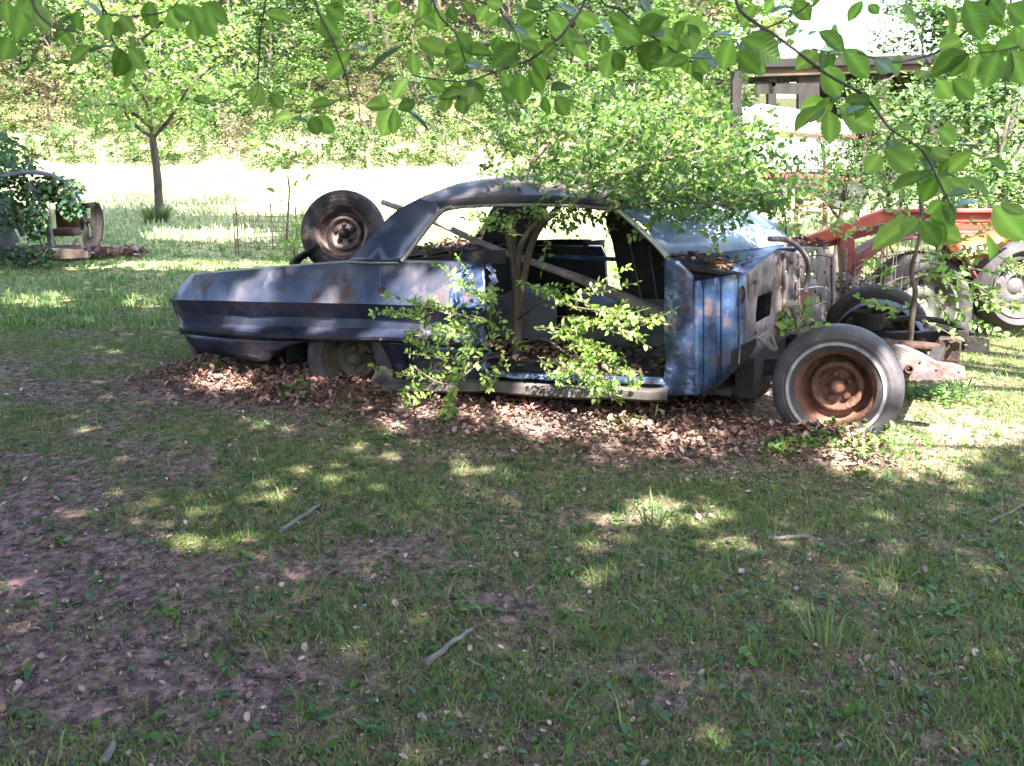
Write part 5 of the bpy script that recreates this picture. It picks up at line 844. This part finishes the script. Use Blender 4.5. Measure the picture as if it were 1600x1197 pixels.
P = np.array(bl); V, F, k = leafarr(P, rdir(len(P), .6) + np.array([0, 0, -.4]), rdir(len(P)) * .7 + np.array([0, -.4, 1.]), .07 + .05 * rng.random(len(P)), LO); tag(npmesh('foliage', V, F, LEAFD, tints(len(P), k, [(.06, .12, .05), (.09, .17, .06), (.05, .10, .06)], .3), vine), kind='stuff')
for pts in [[(-20, 330), (20, 300), (60, 285), (110, 300), (125, 330)], [(60, 270), (66, 320), (62, 370), (75, 420)], [(-20, 270), (10, 320), (20, 380), (60, 400)]]: q = MB(); q.tube(wig([lp(px, py, -.8) for px, py in pts], 4), .007, 5); q.build('stem', STEM, vine, 60)
x, y = frus(1, 1, 2); n = 420; a = rng.random(n) * 6.28; r = np.sqrt(rng.random(n)); cpt = G(118, 402); scatter_leaves('leaf_litter', cpt.x + 1.0 * r * np.cos(a), cpt.y + .45 * r * np.sin(a), .10 + .08 * rng.random(n), DEAD, [(.34, .24, .22), (.26, .17, .15)], .3, .08, LC, 'pinkish dead leaves and scrap heaped below the open door of the left wreck', 'dead leaves')
# --- red farm wagon behind the front of the wreck
RED = mat('faded_red_paint', [(.20, .025, .015), (.28, .045, .025), (.33, .09, .055)], 3, .5, bump=.08, rust=(.22, .10, .06), rustamt=.35, rscale=5)
ORG = mat('orange_paint', [(.34, .05, .015), (.40, .075, .02)], 3, .45, bump=.05)
DRED = mat('dark_red_frame', [(.12, .02, .02), (.22, .04, .04)], 5, .6, bump=.1)
wo = Vector(G(1430, 545)); wo = D(1430, 540, 8.6); wo.z = T(wo.x, wo.y); WG_ = empty('farm_wagon', wo); tag(WG_, 'old red and orange farm wagon with big tyres behind the front of the blue wreck', 'wagon')
def wp(px, py, dy=0): return D(px, py, wo.y + dy) - wo
for dy in (-.35, .9):
    q = MB(); q.beam(wp(1378, 337, dy), wp(1680, 337, dy), .07, .11); q.beam(wp(1380, 329, dy - .02), wp(1680, 329, dy - .02), .12, .03); q.build('side_rail', RED, WG_, bevel=.008)
q = MB(); q.beam(wp(1240, 386, -.35), wp(1385, 335, -.35), .08, .10); q.build('sloping_beam', RED, WG_, bevel=.008)
q = MB(); q.beam(wp(1250, 392, -.2), wp(1390, 352, -.2), .06, .06); q.build('under_beam', DRED, WG_)
q = MB(); q.beam(wp(1400, 355, -.35), wp(1680, 352, -.35), .06, .06); q.beam(wp(1400, 362, .2), wp(1680, 362, .2), .9, .04); q.build('bed_frame', RED, WG_, bevel=.006)
q = MB(); q.beam(wp(1320, 350, -.3), wp(1324, 428, -.3), .09, .12); q.build('upright_post', DRED, WG_, bevel=.006)
q = MB(); q.grid([[wp(1482, 370, -.55), wp(1510, 366, -.55), wp(1545, 366, -.55), wp(1580, 356, -.55)], [wp(1484, 390, -.62), wp(1512, 400, -.62), wp(1545, 388, -.62), wp(1580, 366, -.6)], [wp(1490, 402, -.5), wp(1512, 403, -.5), wp(1540, 400, -.5), wp(1580, 375, -.5)]]); q.build('engine_shroud', ORG, WG_, 60, solid=.03)
q = MB(); fa = [wp(1432 + 102 * math.cos(R(a)), 472 - 100 * math.sin(R(a)), -.50) for a in range(20, 186, 8)]; q.grid([fa, [p + Vector((0, .40, 0)) for p in fa]]); q.build('fender', DRED, WG_, 60, solid=.02)
q = MB()
for a in range(115, 182, 9): q.tube([wp(1432 + 101 * math.cos(R(a)), 472 - 99 * math.sin(R(a)), -.51), wp(1432 + 78 * math.cos(R(a)), 472 - 76 * math.sin(R(a)), -.49)], .008, 4)
q.build('fender_slot', RUST, WG_)
def bigwheel(name, px, py, dy, Ro, Ri, rimm, lab=None):
    c = wp(px, py, dy); e = empty(name, c, R(8), WG_); b = MB(); b.lathe([(Ri, .10), (Ri + .02, .13), ((Ro + Ri) / 2, .155), (Ro - .05, .14), (Ro - .01, .11), (Ro, .06), (Ro, -.06), (Ro - .01, -.11), (Ro - .06, -.14), (Ri, -.10)], 56); b.build('tyre', TYREB, e, 50)
    b = MB(); b.lathe([(Ri - .002, .10), (Ri, .125), (Ri - .02, .12), (Ri - .04, .06), (Ri - .06, .03), (Ri * .72, .03), (Ri * .62, .055), (Ri * .40, .06), (Ri * .28, .03), (Ri * .2, .05), (.001, .055)], 48); b.build('rim', rimm, e, 50)
    for k in range(8):
        a = k * math.pi / 4; b = MB(); b.lathe([(.030, .0), (.030, .012), (.0005, .012)], 10, Matrix.Translation((Ri * .67 * math.cos(a), -.045, Ri * .67 * math.sin(a)))); b.build('dark_hole_disc', DARK, e)  # solid dark discs on the rim, painted in for shaded holes
TYREB = mat('old_tractor_rubber', [(.018, .016, .018), (.05, .045, .05)], 6, .75, bump=.3)
bigwheel('front_wheel', 1432, 480, -.35, .46, .30, mat('green_grey_rim', [(.07, .075, .06), (.13, .13, .11)], 6, .7, bump=.2))
bigwheel('rear_wheel', 1582, 446, -.35, .36, .25, mat('pale_lilac_rim', [(.05, .045, .05), (.11, .10, .105)], 6, .55, bump=.2))
# wire roll between firewall and wagon
rw_ = D(1330, 500, 7.6); rw_.z = T(rw_.x, rw_.y); e = empty('wire_fence', rw_); tag(e, 'tangled rusty wire netting standing before the red wagon', 'fence'); q = MB(); rp_ = [D(px, 500, 7.6 + d) - rw_ for px, d in [(1312, 0), (1330, -.15), (1350, .1), (1375, 0), (1400, .15), (1440, .1)]]; rp_ = [Vector((p.x, p.y, .12 + .03 * i)) for i, p in enumerate(rp_)]; mesh_wall(q, rp_, .62, 16, 7, .0035); q.build('wire_mesh', WIRE, e)
q = MB(); q.tube([rp_[0] - Vector((0, 0, .15)), rp_[0] + Vector((0, 0, .68))], .02, 6); q.build('stake', WIRE, e)
n = 900; P = np.stack([rng.normal(size=n) * .09, rng.normal(size=n) * .12, .62 * rng.random(n)], 1) + np.array(rp_[1]) * [1, 1, 0]; V, F, k = leafarr(P, rdir(n), rdir(n), .03 + .03 * rng.random(n), LQ); dv = npmesh('dead_vine', V, F, DEAD, tints(n, k, [(.16, .13, .13), (.26, .22, .22), (.10, .08, .08)], .3)); dv.location = rw_; tag(dv, 'mass of grey dead vine clinging to the wire netting beside the firewall', 'vine')
# --- shed and what stands before it
OLDW = mat('old_shed_wood', [(.015, .010, .007), (.04, .027, .018), (.075, .052, .036)], 5, .9, bump=.5, stretch=(.3, 1, 1)); DKW = mat('dark_shed_wood', [(.004, .0035, .003), (.009, .007, .007), (.02, .015, .013)], 6, .9, bump=.4, stretch=(1, 1, .3)); TAR = mat('dark_roofing', [(.004, .004, .004), (.009, .008, .008)], 6, .9, bump=.2)
so_ = D(1330, 240, 21.5); so_.z = T(so_.x, so_.y); SH = empty('open_shed', so_); tag(SH, 'dark open-fronted wooden shed with a long roof beam and slatted end beyond the wreck', 'shed')
def hp_(px, py, dy=0): return D(px, py, so_.y + dy) - so_
q = MB(); a, b_, c, d = hp_(1175, 92, -.5), hp_(1520, 84, -.5), hp_(1500, 88, 5), hp_(1195, 95, 5); q.add([a, b_, c, d, a - Vector((0, 0, .16)), b_ - Vector((0, 0, .16)), c - Vector((0, 0, .16)), d - Vector((0, 0, .16))], [(0, 1, 2, 3), (7, 6, 5, 4), (0, 4, 5, 1), (1, 5, 6, 2), (2, 6, 7, 3), (3, 7, 4, 0)]); q.build('roof', TAR, SH)
q = MB(); q.beam(hp_(1180, 108, -.35), hp_(1500, 98, -.35), .12, .30); q.build('fascia_beam', OLDW, SH, bevel=.01)
q = MB(); q.beam(hp_(1130, 103, .2), hp_(1270, 106, .2), .12, .26); q.beam(hp_(1120, 128, 1.2), hp_(1270, 122, 1.2), .1, .14); q.build('rafter', DKW, SH)
for px, w_ in [(1150, .18), (1205, .16), (1262, .42), (1462, .3), (1376, .2)]: q = MB(); q.beam(hp_(px, 112, -.2), hp_(px, 250, -.2), .2, w_); q.build('post', DKW, SH)
q = MB(); q.beam(hp_(1180, 137, -.25), hp_(1255, 139, -.25), .1, .22); q.build('rail', DKW, SH)
for k in range(5): q = MB(); q.beam(hp_(1193 + 9.5 * k, 112, -.25), hp_(1193 + 9.5 * k, 134, -.25), .04, .05); q.build('slat', DKW, SH)
sheet('back_wall', [hp_(px, py, 4.9) for px, py in [(1270, 100), (1490, 95), (1490, 270), (1270, 270)]], [], DKW, SH, .03)
for k in range(14):
    px = 1285 + 17.5 * k; q = MB(); q.beam(hp_(px, 108, 4.6), hp_(px, 260, 4.6), .04, .24 if k % 5 else .19); q.build('wall_plank', DKW, SH)
WHT = mat('white_sheet_metal', [(.62, .60, .60), (.80, .78, .78)], 3, .5, .1, bump=.05, rust=(.4, .25, .2), rustamt=.2)
wt = D(1240, 300, 15.5); wt.z = T(wt.x, wt.y); WT = empty('white_trailer', wt); tag(WT, 'sun-bleached white flatbed trailer body standing in front of the shed', 'trailer')
def tp_(px, py, dy=0): return D(px, py, wt.y + dy) - wt
q = MB(); q.grid([[tp_(1160, 172), tp_(1190, 166), tp_(1282, 181), tp_(1330, 196)], [tp_(1162, 200), tp_(1192, 203), tp_(1282, 209), tp_(1330, 214)]]); q.grid([[tp_(1160, 172), tp_(1190, 166), tp_(1282, 181), tp_(1330, 196)], [tp_(1160, 170, 1.6), tp_(1190, 164, 1.6), tp_(1282, 178, 1.6), tp_(1330, 192, 1.6)]]); q.build('top_panel', WHT, WT, solid=.03)
q = MB(); q.beam(tp_(1200, 206, -.05), tp_(1340, 214, -.05), .04, .04); q.build('trim_strip', DRED, WT)
sheet('side_panel', [tp_(px, py) for px, py in [(1166, 206), (1330, 217), (1336, 268), (1166, 268)]], [], mat('pinkish_white_panel', [(.60, .52, .54), (.78, .72, .74)], 2, .55, .05), WT, .03)
q = MB(); q.beam(tp_(1165, 272, -.06), tp_(1345, 280, -.06), .05, .05); q.build('bumper_rail', DRED, WT)
for px in (1185, 1320): q = MB(); q.lathe([(.001, .06), (.2, .06), (.33, .09), (.36, .06), (.36, -.08)], 28, Matrix.Translation(tp_(px, 292, .2))); q.build('wheel', TYREB, WT, 50)
ra_ = D(1270, 345, 11.5); ra_.z = T(ra_.x, ra_.y); RK = empty('harrow_frame', ra_); tag(RK, 'rusty red barred harrow frame leaning upright in front of the white trailer', 'harrow')
for k in range(8): q = MB(); q.beam(D(1243 + 2 * (k % 2), 264 + 9.5 * k, 11.5) - ra_, D(1292 - 3 * (k % 3), 266 + 9.5 * k, 11.5) - ra_, .03, .028); q.build('bar', RUST, RK)
for px in (1246, 1290): q = MB(); q.beam(D(px, 262, 11.52) - ra_, D(px - 2, 360, 11.52) - ra_, .04, .04); q.build('upright', RUST, RK)
fl = D(1040, 300, 17.5); fl.z = T(fl.x, fl.y); FL = empty('board_rail', fl); tag(FL, 'low weathered board rail between the wood and the white trailer', 'fence')
for (x0, y0, x1, y1) in [(1040, 196, 1122, 212), (1120, 205, 1205, 218)]: q = MB(); q.beam(D(x0, y0, 17.5) - fl, D(x1, y1, 17.5) - fl, .06, .20); q.build('board', OLDW, FL)
q = MB(); q.beam(D(1120, 182, 18) - fl, D(1180, 184, 18) - fl, .05, .12); q.build('board', DKW, FL)
for px in (1045, 1120, 1200): q = MB(); q.beam(D(px, 190, 17.6) - fl, D(px, 290, 17.6) - fl, .1, .12); q.build('post', DKW, FL)
